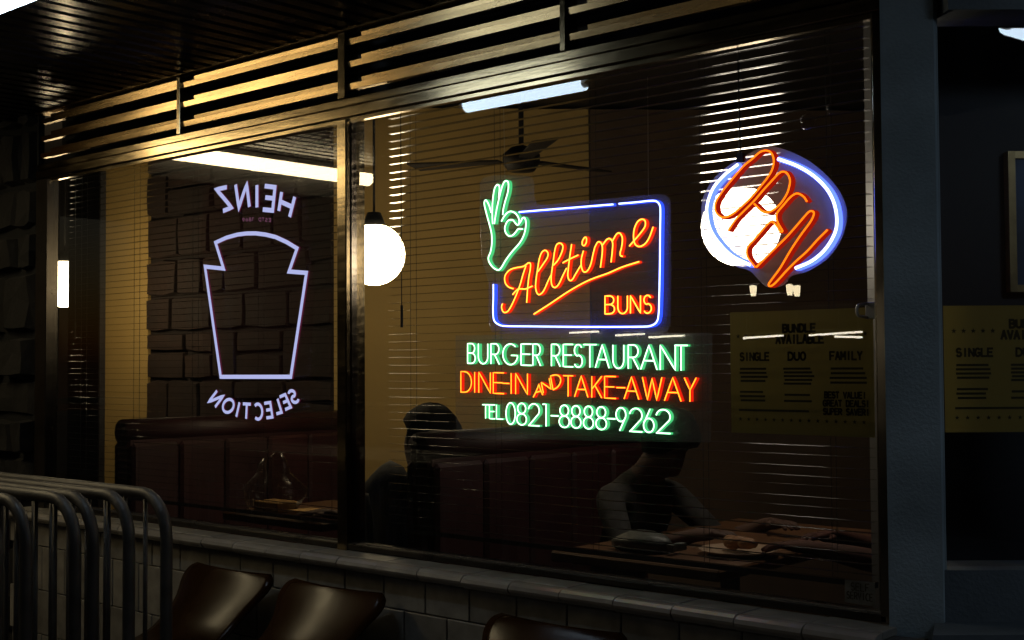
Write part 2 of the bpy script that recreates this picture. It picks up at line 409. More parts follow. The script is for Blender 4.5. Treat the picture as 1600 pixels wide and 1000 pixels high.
MB().box((XL - .03, .10, GT + .05), (XR + .1, .11, ZS + .03)).build('louvre_gap_dark', M['void'], sf)  # black sheet put in for the darkness seen through the louvre gaps
mods = [XL - .02, XM - MOD, XM, XM + MOD, XR]
def blade(w, first):
    o = MB()
    # lower lip stands proud, upper half is set back and is cut short to shape the post's shadow as a gap; both lean out a little
    o.add([(0,-.0205,0),(w,-.0205,0),(w,-.0235,.021),(0,-.0235,.021),(0,.004,0),(w,.004,0),(w,.004,.021),(0,.004,.021)],
          [(0,1,2,3),(7,6,5,4),(3,2,6,7),(1,0,4,5),(0,3,7,4),(2,1,5,6)])
    x0 = .0 if first else .07
    o.add([(x0,-.008,.023),(w,-.008,.023),(w,-.0112,.041),(x0,-.0112,.041),(x0,.01,.023),(w,.01,.023),(w,.01,.041),(x0,.01,.041)],
          [(0,1,2,3),(7,6,5,4),(3,2,6,7),(1,0,4,5),(0,3,7,4),(2,1,5,6)])
    return o.mesh('louvre_blade', M['louvre'])
for i in range(4):
    x0, x1 = mods[i] + .012, mods[i+1] - .012
    wme = blade(x1 - x0, False)
    for k in range(3):
        link('louvre_blade', wme, sf, (x0, random.uniform(-.001, .001), 2.511 + .0825 * k))
for i in (1, 3): MB().box((mods[i] - .0115, -.034, GT + .0745), (mods[i] + .0115, .03, ZS - .017), bev=.002).build('louvre_post', M['bronze'], sf)
MB().box((XM - .02, -.037, GT + .0745), (XM + .02, .03, ZS - .017), bev=.002).build('louvre_post', M['bronze'], sf)
MB().box((XL - .03, -.045, ZS - .016), (XR + .03, .03, ZS - .004), bev=.002).build('top_rail', M['louvre'], sf)

# ------------------------------------------------------------------ pillar, corner window
PX0, PX1 = -1.449, -1.332
ch = Vector((.7474, .6644, 0)); cn = Vector((-.6644, .7474, 0))     # corner window runs along ch, its inside is +cn
P0 = Vector((PX1, 0, 0))
def cp(u, v, z): return P0 + ch * u + cn * v + Vector((0, 0, z))
pi = thing('corner_pillar', (-1.39, 0, 0), 'plain grey rendered pillar between the wide window and the corner window', 'pillar')
MB().prism([(PX0,-.05,.0),(PX1 + .008,-.012,.0),(PX1,.03,.0),(PX0,.06,.0)], (0,0,ZS - .02)).build('shaft', M['pillar'], pi)
lt = MB(); lt.prism([cp(.02,-.06,2.375), cp(1.6,-.06,2.375), cp(1.6,.1,2.375), cp(.02,.1,2.375)], (0,0,.35))
lt.build('lintel', M['sillrender'], pi)
cw = thing('corner_window', tuple(cp(.5, 0, .9)), 'dark corner window to the right of the grey pillar', 'window')
MB().add([cp(.012,.03,.99), cp(1.6,.03,.99), cp(1.6,.03,2.372), cp(.012,.03,2.372)], [(0,1,2,3)], 0).add(
    [cp(.012,.038,.99), cp(1.6,.038,.99), cp(1.6,.038,2.372), cp(.012,.038,2.335)], [(3,2,1,0)], 1).build('glass_pane', [M['glass'], M['glassback']], cw)
MB().prism([cp(.0,.01,.86), cp(.013,.01,.86), cp(.013,.06,.86), cp(.0,.06,.86)], (0,0,1.475)).build('jamb', M['bronze'], cw)
lw = thing('corner_sill_wall', tuple(cp(.5, 0, 0)), 'low grey rendered wall and ledge below the corner window', 'wall')
MB().prism([cp(-.01,.0,0), cp(1.6,.0,0), cp(1.6,.16,0), cp(-.01,.16,0)], (0,0,.985)).build('upstand', M['sillrender'], lw)
MB().prism([cp(-.06,-.14,0), cp(1.6,-.14,0), cp(1.6,-.001,0), cp(.0,-.001,0)], (0,0,.80)).build('base', M['sillrender'], lw)
MB().prism([cp(-.075,-.155,.803), cp(1.6,-.155,.803), cp(1.6,-.002,.803), cp(-.02,-.002,.803)], (0,0,.055)).build('ledge', M['sillrender'], lw)
wp = [cp(-.035,.42,.062), cp(2.0,.42,.062), cp(2.0,.50,.062), cp(-.035,.50,.062)]
tag(MB().prism(wp, (0,0,2.86)).build('lobby_wall', M['bluewall']), 'blue black lobby wall seen through the corner window', 'wall')

# ================================================================== LAMPS
def globe_lamp(loc, label, mt, r=.14):
    g = thing('globe_lamp', loc, label, 'lamp', 'globe lamps over the booth tables')
    n = 16; prof = [(max(.0005, r*math.sin(math.pi*i/n)), -r*math.cos(math.pi*i/n)) for i in range(n+1)]
    MB().lathe(prof, loc, 28).build('globe', mt, g, True)
    l = Vector(loc)
    MB().lathe([(.001,.075+r-.02),(.03,.07+r-.02),(.05,.02+r-.02),(.055,r-.015),(.05,r-.02)], loc, 16).build('cap', M['blacksteel'], g, True)
    MB().tube([l + Vector((0,0,r+.05)), Vector((l.x, l.y, 2.95))], .006, 6).build('flex', M['cord'], g)
    return g
globe_lamp((-4.30, .8, 2.005), 'glowing round globe lamp half hidden behind the window mullion', M['globe'])
globe_lamp((-2.385, .8, 1.985), 'glowing white globe lamp behind the round neon sign', M['globewhite'])
globe_lamp((-7.02, .8, 2.0), 'glowing globe lamp glimpsed at the far left end of the window', M['globe'])

def batten(a, bb, mt, label, r=.019, shield=False):
    a, bb = Vector(a), Vector(bb); d = (bb - a).normalized(); s = d.cross(Vector((0,0,1)))
    t = thing('fluorescent_batten', tuple((a+bb)/2), label, 'lamp', 'tube lights under the canopy')
    up = Vector((0,0,1))
    w = .035
    q = [a - d*.03 + s*w, bb + d*.03 + s*w, bb + d*.03 - s*w, a - d*.03 - s*w]
    MB().prism([p + up*.024 for p in q], up*.03).build('housing', M['whiteplastic'], t)
    MB().tube([a, bb], r, 12).build('tube', mt, t, True)
    if shield:                       # unseen black plate, added to block tube light towards the stone wall
        MB().prism([a - d*.05 + s*.07 + up*.05, bb + d*.05 + s*.07 + up*.05, bb + d*.05 + s*.10 - up*.13, a - d*.05 + s*.10 - up*.13], s*.003).build('light_shield', M['blacksteel'], t)
    for e, sg in ((a, -1), (bb, 1)):
        MB().tube([e + d*sg*.001, e + d*sg*.03], .022, 10).build('end_cap', M['whiteplastic'], t)
    return t
LZ = 2.68
batten((-4.02, -1.12, LZ + .014), (-3.34, -1.12, LZ + .014), M['cooltube'], 'cool white tube light under the canopy, running along the shopfront', .036)
batten((-5.95, -.80, LZ - .01), (-5.95, -2.25, LZ - .01), M['warmtube'], 'warm white tube light under the canopy, pointing at the shopfront', .046, True)

batten((-.06, -.42, LZ), (1.1, -.36, LZ), M['cooltube'], 'cool white tube light under the canopy by the corner, reflected in the corner window', .04)

# ================================================================== BLINDS
def blind(x0, x1, label):
    t = thing('venetian_blind', ((x0+x1)/2, .12, 2.46), label, 'blind', 'venetian blinds behind the glass')
    MB().box((x0, .095, 2.44), (x1, .145, 2.475), bev=.003).build('headrail', M['slat'], t)
    w = x1 - x0; me = MB(); n = 4; hw = .0125
    pr = [(-hw, -.0003), (-hw*.5, .0001), (0, .0002), (hw*.5, .0001), (hw, -.0003)]
    vs = [(sx*w/2, y, z) for sx in (-1, 1) for y, z in pr] + [(sx*w/2, y, z - .0007) for sx in (-1, 1) for y, z in pr]
    fs = [(i, i+1, 6+i, 5+i) for i in range(4)] + [(10+i, 15+i, 16+i, 11+i) for i in range(4)] + [(0,5,15,10), (4,14,19,9)]
    me = me.add(vs, fs).mesh('slat', M['slat'], True)
    z = 2.415
    while z > .93:
        o = link('slat', me, t, ((x0+x1)/2, .12, z + random.gauss(0, .0009)))
        o.rotation_euler = (random.gauss(0, .012) - (.05 if z < 1.45 else 0) + (random.gauss(0, .025) if z < 1.45 else 0), random.gauss(0, .0011), 0); z -= .0285
    MB().box((x0, .108, .90), (x1, .132, .915)).build('bottom_rail', M['slat'], t)
    k = 5
    for i in range(k):
        xx = x0 + .12 + (w - .24) * i / (k - 1)
        for yy in (.1055, .1345):
            MB().tube([(xx, yy, 2.44), (xx, yy, .91)], .0011, 4).build('ladder_cord', M['cord'], t)
    MB().tube([(x0 + .085, .092, 2.44), (x0 + .088, .092, 1.72)], .0018, 5).tube([(x0 + .088, .092, 1.72), (x0 + .088, .092, 1.64)], .005, 6).build('pull_cord', M['cord'], t)
    return t
blind(XL + .03, XM - .10, 'dark venetian blind with open slats behind the left pane')
blind(XM + .095, XR - .1, 'dark venetian blind with open slats behind the wider right pane')

# ================================================================== STROKE LETTERS
def arc(cx, cy, rx, ry, a0, a1, n=10):
    return [(cx + rx*math.cos(math.radians(a0 + (a1-a0)*i/n)), cy + ry*math.sin(math.radians(a0 + (a1-a0)*i/n))) for i in range(n+1)]
G = {
 'A': [[(0,0),(.5,1),(1,0)], [(.2,.36),(.8,.36)]],
 'B': [[(0,0),(0,1)] + arc(.5,.76,.42,.24,90,-90) + arc(.5,.26,.5,.26,90,-90) + [(0,0)], [(0,.52),(.5,.52)]],
 'C': [arc(.58,.5,.58,.5,50,310,16)],
 'D': [[(0,0),(0,1)] + arc(.35,.5,.65,.5,90,-90,14) + [(0,0)]],
 'E': [[(1,1),(0,1),(0,0),(1,0)], [(0,.52),(.85,.52)]],
 'F': [[(1,1),(0,1),(0,0)], [(0,.52),(.8,.52)]],
 'G': [arc(.52,.5,.52,.5,48,345,18) + [(1,.45),(.58,.45)]],
 'H': [[(0,0),(0,1)], [(1,0),(1,1)], [(0,.5),(1,.5)]],
 'I': [[(.5,0),(.5,1)]],
 'K': [[(0,0),(0,1)], [(1,1),(.05,.42)], [(.3,.58),(1,0)]],
 'L': [[(0,1),(0,0),(1,0)]],
 'M': [[(0,0),(0,1),(.5,.35),(1,1),(1,0)]],
 'N': [[(0,0),(0,1),(1,0),(1,1)]],
 'O': [arc(.5,.5,.5,.5,90,450,22)],
 'P': [[(0,0),(0,1)] + arc(.5,.74,.5,.26,90,-90) + [(0,.48)]],
 'R': [[(0,0),(0,1)] + arc(.5,.74,.46,.26,90,-90) + [(0,.48)], [(.42,.48),(1,0)]],
 'S': [arc(.5,.74,.44,.26,30,250,10) + arc(.5,.26,.48,.27,80,-150,10)],
 'T': [[(0,1),(1,1)], [(.5,1),(.5,0)]],
 'U': [[(0,1),(0,.36)] + arc(.5,.36,.5,.36,180,360,12) + [(1,1)]],
 'V': [[(0,1),(.5,0),(1,1)]],
 'W': [[(0,1),(.26,0),(.5,.95),(.74,0),(1,1)]],
 'Y': [[(0,1),(.48,.48),(1,1)], [(.48,.48),(.48,0)]],
 'Z': [[(0,1),(1,1),(0,0),(1,0)]],
 '0': [arc(.5,.5,.5,.5,90,450,22)],
 '1': [[(.3,1),(.9,1),(.9,0)]],
 '2': [arc(.5,.70,.5,.30,170,-30,12) + [(.08,.02),(.0,0),(1,0)]],
 '6': [[(.62,1),(.12,.45)] + arc(.5,.30,.48,.30,160,520,20)],
 '8': [arc(.5,.76,.42,.24,-90,270,18) + arc(.5,.26,.5,.26,90,-270,18)],
 '9': [[(.38,0),(.9,.55)] + arc(.5,.70,.48,.30,-20,340,20)],
 '-': [[(0,.5),(1,.5)]],
 '!': [[(.5,1),(.5,.3)], [(.5,.1),(.5,0)]],
}
def flex(strokes, y0, r, mats, name, parent, depth=.012, closed=None):
    """LED neon flex: a glowing bead on a translucent wall. strokes are lists of world points on y = y0."""
    b = MB()
    for st in strokes:
        P = [Vector((p.x, y0, p.z)) for p in st]
        Q = [P[0]]
        for p in P[1:]:
            if (p - Q[-1]).length > r * .35: Q.append(p)
        P = Q
        if len(P) < 2: continue
        b.tube(P, r, 8, 1)
        b.tube([p + Vector((0, -r*.72, 0)) for p in P], r*.64, 6, 0)
        n = len(P); L = []; R = []
        for i in range(n):
            t = P[min(i+1, n-1)] - P[max(i-1, 0)]
            t = t.normalized() if t.length > 1e-9 else Vector((1,0,0))
            q = Vector((-t.z, 0, t.x)) * (r * .92); L.append(P[i] + q); R.append(P[i] - q)
        dd = Vector((0, depth, 0)); e = Vector((0, .0015, 0))
        vs = [p + e for p in L] + [p + dd for p in L] + [p + e for p in R] + [p + dd for p in R]
        fs = []
        for i in range(n-1):
            fs += [(i, i+1, n+i+1, n+i), (2*n+i+1, 2*n+i, 3*n+i, 3*n+i+1), (n+i, n+i+1, 3*n+i+1, 3*n+i)]
        fs += [(0, n, 3*n, 2*n), (n-1, 3*n-1, 4*n-1, 2*n-1)]
        b.add(vs, fs, 1)
    return b.build(name, mats, parent, False)
def glyph_quad(ch_, tl, tr, bl, br, y0, mirror=False):
    """letter strokes mapped into the quad given in picture coordinates, dropped on the sign's real plane"""
    a, bb, c, d = [onY(p[0], p[1], y0) for p in (tl, tr, bl, br)]
    out = []
    for st in G[ch_]:
        q = []
        dense = [st[0]]
        for p in st[1:]:
            m = max(1, int(math.hypot(p[0]-dense[-1][0], p[1]-dense[-1][1]) / .2)); o = dense[-1]
            dense += [(o[0] + (p[0]-o[0])*k/m, o[1] + (p[1]-o[1])*k/m) for k in range(1, m+1)]
        for u, v in dense:
            if mirror: u = 1 - u
            q.append((a*(1-u) + bb*u) * v + (c*(1-u) + d*u) * (1-v))
        out.append(q)
    return out
def trace(pts, ox, oy, sc, y0, k=6, closed=False, sm=True):
    P = [onY(ox + x/sc, oy + y/sc, y0) for x, y in pts]
    return smoothed(P, k, closed) if sm else P
def sheet(name, px, y0, th, m, parent, k=4):
    P = [onY(x, y, y0) for x, y in px]
    P = smoothed(P, k, True) if k else P
    n = len(P)
    return MB().prism(P[::-1] if False else P, (0, th, 0)).build(name, m, parent)
def line_y(x, xa, ya, xb, yb): return ya + (yb-ya) * (x-xa) / (xb-xa)

SY = .034                                            # front of the neon flex, just inside the glass
# ---- board with the script name
s1 = thing('neon_sign', tuple(onY(905, 420, SY)), 'neon sign with hand gesture, blue frame and orange script Alltime BUNS', 'neon sign')
sheet('backing_panel', [(755,278),(800,274),(832,280),(838,318),(900,315),(1020,304),(1042,308),(1047,330),(1047,490),(1044,512),(1025,521),(900,522),(790,522),(768,516),(763,490),(763,440),(752,400),(750,310)], SY + .0135, .004, M['panel'], s1, 3)
R1 = .0040
def bl(pts, sm=True, k=6): return [onY(x, y, SY) for x, y in pts] if not sm else smoothed([onY(x, y, SY) for x, y in pts], k)
flex([bl([(812,331.5),(860,327.5),(910,323.5),(959,319.5)], False)], SY, R1, [M['blue'], M['bluew']], 'frame_tube', s1)
flex([bl([(968,318.5),(995,316.2),(1018,313.8),(1027,315),(1032,321),(1033,332),(1032.6,360),(1032,420),(1031,470),(1030,492),(1027,503),(1018,509),(1000,510.5),(920,510.8),(830,510),(792,509.5),(780,507),(773,500),(771.5,485),(772,465),(772,444)])], SY, R1, [M['blue'], M['bluew']], 'frame_tube', s1)
h1 = trace([(115,390),(95,320),(65,268),(48,300),(70,400),(100,510),(120,600),(122,690),(110,770),(88,830),(100,880),(140,930),(185,950),(215,925),(260,850),(320,770),(390,690),(430,620),(450,550),(455,480),(440,440),(420,445),(405,475),(375,510),(350,490),(330,465),(300,460),(270,480),(248,540),(260,590),(290,618),(325,610),(355,580),(380,550),(420,550)], 750, 270, 6.25, SY)
h2 = trace([(130,500),(126,400),(130,280),(145,170),(165,125),(185,120),(197,150),(188,250)], 750, 270, 6.25, SY)
h3 = trace([(146,500),(165,380),(190,260),(215,160),(240,95),(262,80),(283,100),(280,180),(255,270),(235,350),(228,412)], 750, 270, 6.25, SY)
h4 = trace([(215,475),(240,430),(275,390),(310,378),(350,395),(380,435),(390,480),(382,508)], 750, 270, 6.25, SY)
flex([h1, h2, h3, h4], SY, .0037, [M['green'], M['greenw']], 'hand_tube', s1)
c2, c3, c4 = (770, 390, 9.09), (830, 350, 6.667), (900, 330, 5.88)
scr = {
 'A': [trace([(300,555),(240,535),(195,490),(178,430),(185,370),(225,310),(280,275),(360,255),(440,240),(485,212),(515,190),(545,205),(540,290),(520,400),(505,540),(490,755)], *c2, SY),
       trace([(480,230),(440,350),(400,490),(360,600),(310,720),(250,840),(210,885),(165,890),(138,845),(135,800),(148,770)], *c2, SY),
       trace([(290,640),(340,585),(380,560),(470,560),(510,545),(570,520)], *c2, SY)],
 'l': [trace([(78,495),(130,420),(175,350),(180,300),(150,275),(115,300),(90,370),(72,480),(55,600),(55,680),(75,730),(105,730),(140,690),(180,600),(212,535)], *c3, SY)],
 'l2': [trace([(240,430),(290,370),(330,280),(335,225),(305,200),(270,220),(250,290),(235,400),(218,520),(215,600),(230,650),(260,660),(295,625),(340,530),(375,460)], *c3, SY)],
 't': [trace([(428,210),(410,330),(395,450),(388,540),(405,585),(435,580),(470,520),(525,430)], *c3, SY), trace([(335,405),(400,370),(495,325)], *c3, SY)],
 'i': [trace([(550,280),(530,360),(528,430),(545,490),(575,500),(605,470),(630,410),(650,320),(670,240)], *c3, SY), trace([(565,140),(540,180),(540,215),(560,225),(580,195),(582,150)], *c3, SY, closed=True)],
 'm': [trace([(670,240),(700,190),(730,195),(748,240),(745,320),(728,455)], *c3, SY), trace([(250,310),(290,260),(320,255),(342,290),(340,360),(328,470)], *c4, SY), trace([(340,275),(380,210),(410,205),(432,250),(425,330),(412,380),(415,408),(435,415)], *c4, SY)],
 'e': [trace([(495,322),(540,270),(600,200),(640,140),(640,90),(610,75),(570,100),(540,170),(535,250),(550,305),(590,325),(640,300),(680,240),(715,145)], *c4, SY)],
}
for kk, st in scr.items(): flex(st, SY, .0036, [M['orange'], M['orangew']], 'script_letter', s1)
ul = [(835,491),(860,475),(890,455),(920,438.5),(951,427),(973,417.5),(999.5,409)]
flex([smoothed([onY(x, y, SY) for x, y in ul])], SY, .0036, [M['orange'], M['orangew']], 'underline_tube', s1)
for ch_, x0, x1 in (('B',272,360),('U',390,478),('N',506,598),('S',625,700)):
    x0, x1 = 900 + x0/5.88, 900 + x1/5.88
    t0, t1 = line_y(x0, 946, 462.6, 1020, 461.4), line_y(x1, 946, 462.6, 1020, 461.4)
    b0, b1 = line_y(x0, 946, 490.6, 1020, 489), line_y(x1, 946, 490.6, 1020, 489)
    flex(glyph_quad(ch_, (x0,t0), (x1,t1), (x0,b0), (x1,b1), SY), SY, .0035, [M['orange'], M['orangew']], 'letter', s1)
MB().tube([onY(787, 170, SY + .015), onY(789, 282, SY + .015)], .0009, 4).build('hanging_wire', M['wire'], s1)
MB().tube([onY(1012, 120, SY + .015), onY(1013, 306, SY + .015)], .0009, 4).build('hanging_wire', M['wire'], s1)

# ---- the three lines of text
s2 = thing('neon_sign', tuple(onY(905, 610, SY)), 'clear panel of green and red neon lettering, BURGER RESTAURANT with telephone number', 'neon sign')
sheet('backing_panel', [(712,524),(1112,520),(1110,692),(712,684)], SY + .0135, .004, M['panel'], s2, 0)
def textline(items, tops, bots, r, mats):
    for it in items:
        ch_, x0, x1 = it
        ty = lambda x: line_y(x, *tops); by = lambda x: line_y(x, *bots)
        flex(glyph_quad(ch_, (x0, ty(x0)), (x1, ty(x1)), (x0, by(x0)), (x1, by(x1)), SY), SY, r * .88, mats, 'letter', s2)
gm, rm = [M['green'], M['greenw']], [M['red'], M['redw']]
textline([('B',731.5,743.5),('U',748.3,763),('R',768,781),('G',786.5,809),('E',815,831),('R',833.5,845.5),('R',862.5,876),('E',881,896),('S',897.5,911),('T',912.5,932.5),('A',931,952.5),('U',958.5,975.5),('R',982.5,998.5),('A',1002,1027.5),('N',1032.5,1056),('T',1055,1075)],
         (730,536.8,1075,539.8), (730,567.5,1075,579.4), .0036, gm)
textline([('D',721,737.5),('I',740,745),('N',749,767),('E',771.5,788),('-',786,796.5),('I',797,802),('N',806.5,825)], (720,580.5,826,584), (720,612.5,826,616.5), .0034, rm)
for ch_, q in {'A': ((838,602.5),(848,598),(834,620.5),(849,617)), 'N': ((846.5,597.5),(859,591),(850,614),(862,608)), 'D': ((861,587.5),(876,583.5),(865,609),(878,602))}.items():
    flex(glyph_quad(ch_, *q, SY), SY, .0032, rm, 'letter', s2)
textline([('T',881,896),('A',898.5,919.5),('K',925.5,941),('E',945.5,963),('-',964,977.5),('A',976,999),('W',1004.5,1035),('A',1039,1065),('Y',1070,1088.5)], (880,587,1088,590.5), (880,619,1088,628), .0034, rm)
textline([('T',754.5,764.5),('E',765.5,774),('L',776.5,786.5)], (754,632.2,787,633), (754,653.5,787,655), .0032, gm)
textline([('0',791.5,806),('8',808.5,823.5),('2',826.5,843.5),('1',846,855),('-',861.5,873.5),('8',874.5,890.5),('8',893,908.5),('8',912.5,928),('8',932,948.5),('-',949.5,962),('9',963,979),('2',984.5,1004),('6',1006,1023),('2',1026,1048)],
         (791,629,1048,640.5), (791,662.5,1048,677.5), .0036, gm)

# ---- round OPEN sign
OY = .036
s3 = thing('neon_sign', tuple(onY(1208, 335, OY)), 'round neon sign reading Open in orange script inside a blue ring', 'neon sign')
co = (1070, 210, 3.844)
sheet('backing_panel', [(1070 + x/3.844, 210 + y/3.844) for x, y in [(480,72),(600,90),(760,170),(890,290),(955,400),(970,500),(940,620),(860,740),(740,820),(640,850),(590,905),(500,918),(450,880),(390,820),(300,790),(200,720),(130,620),(100,500),(110,380),(170,270),(260,190),(360,130)]], OY + .017, .004, M['panel2'], s3, 4)
flex([trace([(325,182),(250,240),(180,320),(145,410),(140,480),(160,570),(210,650),(290,730),(400,785)], *co, OY)], OY, .0070, [M['ring'], M['ringw']], 'ring_tube', s3, .016)
flex([trace([(565,148),(680,190),(780,250),(860,330),(905,420),(920,520),(905,600),(850,690),(770,760),(670,805)], *co, OY)], OY, .0070, [M['ring'], M['ringw']], 'ring_tube', s3, .016)
ca, cb = (1080, 225, 8.333), (1150, 300, 6.25)
M['open'] = emit('open_core', (2.6, .42, .012)); M['openw'] = emit('open_wall', (.42, .010, .003))
om = [M['open'], M['openw']]
OF = OY - .004
flex([trace([(975,85),(900,110),(800,200),(690,290),(560,440),(430,600),(340,740),(320,830),(340,900),(400,950),(460,955),(540,920),(640,840),(780,710),(900,570),(1010,430),(1065,330),(1085,230),(1070,150),(1030,100),(980,85)], *ca, OF)], OF, .0046, om, 'script_letter', s3, .019)
flex([trace([(490,1133),(590,985),(700,870),(830,740),(950,600),(1060,480),(1150,385),(1210,362),(1262,390),(1295,470),(1285,560),(1250,660),(1170,780),(1080,860),(1000,890),(930,870),(870,820),(828,778)], *ca, OF)], OF, .0046, om, 'script_letter', s3, .019)
flex([trace([(700,95),(670,50),(620,18),(580,22),(530,60),(470,130),(412,200),(402,250),(420,310),(462,382),(436,384),(400,325),(355,292),(310,322),(200,450),(125,535),(113,590),(130,650),(195,735)], *cb, OF)], OF, .0046, om, 'script_letter', s3, .019)
flex([trace([(205,735),(280,660),(400,540),(520,420),(650,270),(715,198),(750,188),(768,215),(735,290),(640,420),(540,570),(440,740),(345,870),(325,908),(350,918),(400,880),(500,770),(600,670),(700,580),(800,470),(900,370)], *cb, OF)], OF, .0046, om, 'script_letter', s3, .019)
MB().tube([onY(1153, 92, .05), onY(1155, 170, .05), onY(1157, 246, .05)], .0022, 6).build('cable', M['cord'], s3)
MB().box(tuple(onY(1150, 240, .046)), tuple(onY(1165, 254, .062))).build('connector', M['blacksteel'], s3)

# ---- mirrored keystone sign in the left pane
HY = .03
s4 = thing('neon_sign', tuple(onY(400, 480, HY)), 'pale lilac keystone outline sign with mirrored lettering in the left pane', 'neon sign')
key = [(985,825),(915,333),(998,342),(962,226),(1010,204),(1060,190),(1100,185),(1140,184.5),(1185,190),(1230,201),(1280,224),(1326,252),(1290,355),(1368,361),(1298,825)]
KP = [onY(x/2.857, 300 + y/2.857, HY) for x, y in key]
def bar_loop(P, w, y0, th, name, mt, parent):
    n = len(P); b = MB(); I = []; O = []
    for i in range(n):
        a = (P[i] - P[i-1]).normalized(); c = (P[(i+1) % n] - P[i]).normalized()
        na, nc = Vector((-a.z, 0, a.x)), Vector((-c.z, 0, c.x)); m = (na + nc).normalized()
        k = w / 2 / max(.35, m.dot(na)); I.append(P[i] + m*k); O.append(P[i] - m*k)
    dd = Vector((0, th, 0)); vs = I + O + [p + dd for p in I] + [p + dd for p in O]; fs = []; ms = []
    for i in range(n):
        j = (i+1) % n
        b.add([I[i], I[j], O[j], O[i]], [(0,1,2,3)], 0)
        b.add([I[i], I[j], I[j]+dd, I[i]+dd], [(0,3,2,1)], 1); b.add([O[i], O[j], O[j]+dd, O[i]+dd], [(0,1,2,3)], 1)
        b.add([I[i]+dd, I[j]+dd, O[j]+dd, O[i]+dd], [(3,2,1,0)], 1)
    return b.build(name, mt, parent)
pm = [M['pale'], M['palew']]
bar_loop(KP, .0165, HY, .008, 'keystone_outline', pm, s4)
def flat(strokes, y0, w, th, name, mt, parent):
    b = MB()
    for st in strokes:
        P = [st[0]]
        for p in st[1:]:
            if (p - P[-1]).length > 1e-4: P.append(p)
        n = len(P)
        if n < 2: continue
        L = []; R = []
        closed = (P[0] - P[-1]).length < 1e-3
        for i in range(n):
            a = P[i] - P[i-1] if i else (P[0] - P[-2] if closed else P[1] - P[0])
            c = P[i+1] - P[i] if i < n-1 else (P[1] - P[0] if closed else P[-1] - P[-2])
            a.normalize(); c.normalize()
            na, nc = Vector((-a.z, 0, a.x)), Vector((-c.z, 0, c.x)); m = na + nc
            m = m.normalized() if m.length > .15 else na
            k = w/2 / max(.55, m.dot(na))
            p = Vector((P[i].x, y0, P[i].z)); L.append(p + m*k); R.append(p - m*k)
        dd = Vector((0, th, 0))
        vs = L + R + [p + dd for p in L] + [p + dd for p in R]; f0 = []; f1 = []
        for i in range(n-1):
            f0.append((i, i+1, n+i+1, n+i))
            if th > 0: f1 += [(i, 2*n+i, 2*n+i+1, i+1), (n+i, n+i+1, 3*n+i+1, 3*n+i), (2*n+i, 3*n+i, 3*n+i+1, 2*n+i+1)]
        b.add(vs, f0, 0)
        o = len(b.v) - len(vs)
        b.f += [tuple(q + o for q in f) for f in f1]; b.m += [1] * len(f1)
    return b.build(name, mt if th > 0 else mt[0], parent)
def px3(x, y): return (310 + x/5, 270 + y/5)
for ch_, q in {'H': ((650,150),(752,188),(628,298),(712,345)), 'E': ((518,103),(598,113),(503,287),(580,294)), 'I': ((430,95),(484,95),(430,270),(484,270)),
               'N': ((290,92),(378,92),(316,276),(398,266)), 'Z': ((138,130),(222,112),(192,298),(258,272))}.items():
    flat(glyph_quad(ch_, *[px3(*p) for p in q], HY, True), HY, .0185 if ch_ != 'I' else .019, .006, 'letter', pm, s4)
def lq(c, up, hw):
    cx, cy_ = c; ux, uy = up[0]/2, up[1]/2; L = math.hypot(*up); rx, ry = -up[1]/L*hw, up[0]/L*hw
    f = lambda x, y: (300 + x/7.145, 560 + y/7.145)
    return f(cx+ux-rx, cy_+uy-ry), f(cx+ux+rx, cy_+uy+ry), f(cx-ux-rx, cy_-uy-ry), f(cx-ux+rx, cy_-uy+ry)
for ch_, c, up, hw in (('S',(1132,425),(-75,-120),38),('E',(1040,487),(-62,-140),34),('L',(948,535),(-46,-150),30),('E',(852,578),(-24,-162),34),('C',(742,594),(-6,-170),42),
                       ('T',(608,592),(8,-165),44),('I',(512,572),(36,-160),20),('O',(405,530),(58,-140),58),('N',(268,452),(95,-125),46)):
    flat(glyph_quad(ch_, *lq(c, up, hw), HY, True), HY, .0125, .006, 'letter', pm, s4)
tw_ = 'ESTD 1869'; xs = [(565 - 25.5*i) for i in range(9)]
for i, ch_ in enumerate(tw_):
    if ch_ == ' ': continue
    x1 = xs[i]; x0 = x1 - 17; yy = 362 + 4*(i < 2) + 3*(i > 7)
    flat(glyph_quad(ch_, px3(x0,yy-11), px3(x1,yy-11+2), px3(x0,yy+14), px3(x1,yy+16), HY, True), HY, .0035, 0, 'small_letter', [M['tiny'], M['tiny']], s4)
sheet('backing_panel', [(318,276),(476,280),(490,440),(482,668),(322,664),(312,430)], HY + .0095, .003, M['panel0'], s4, 0)

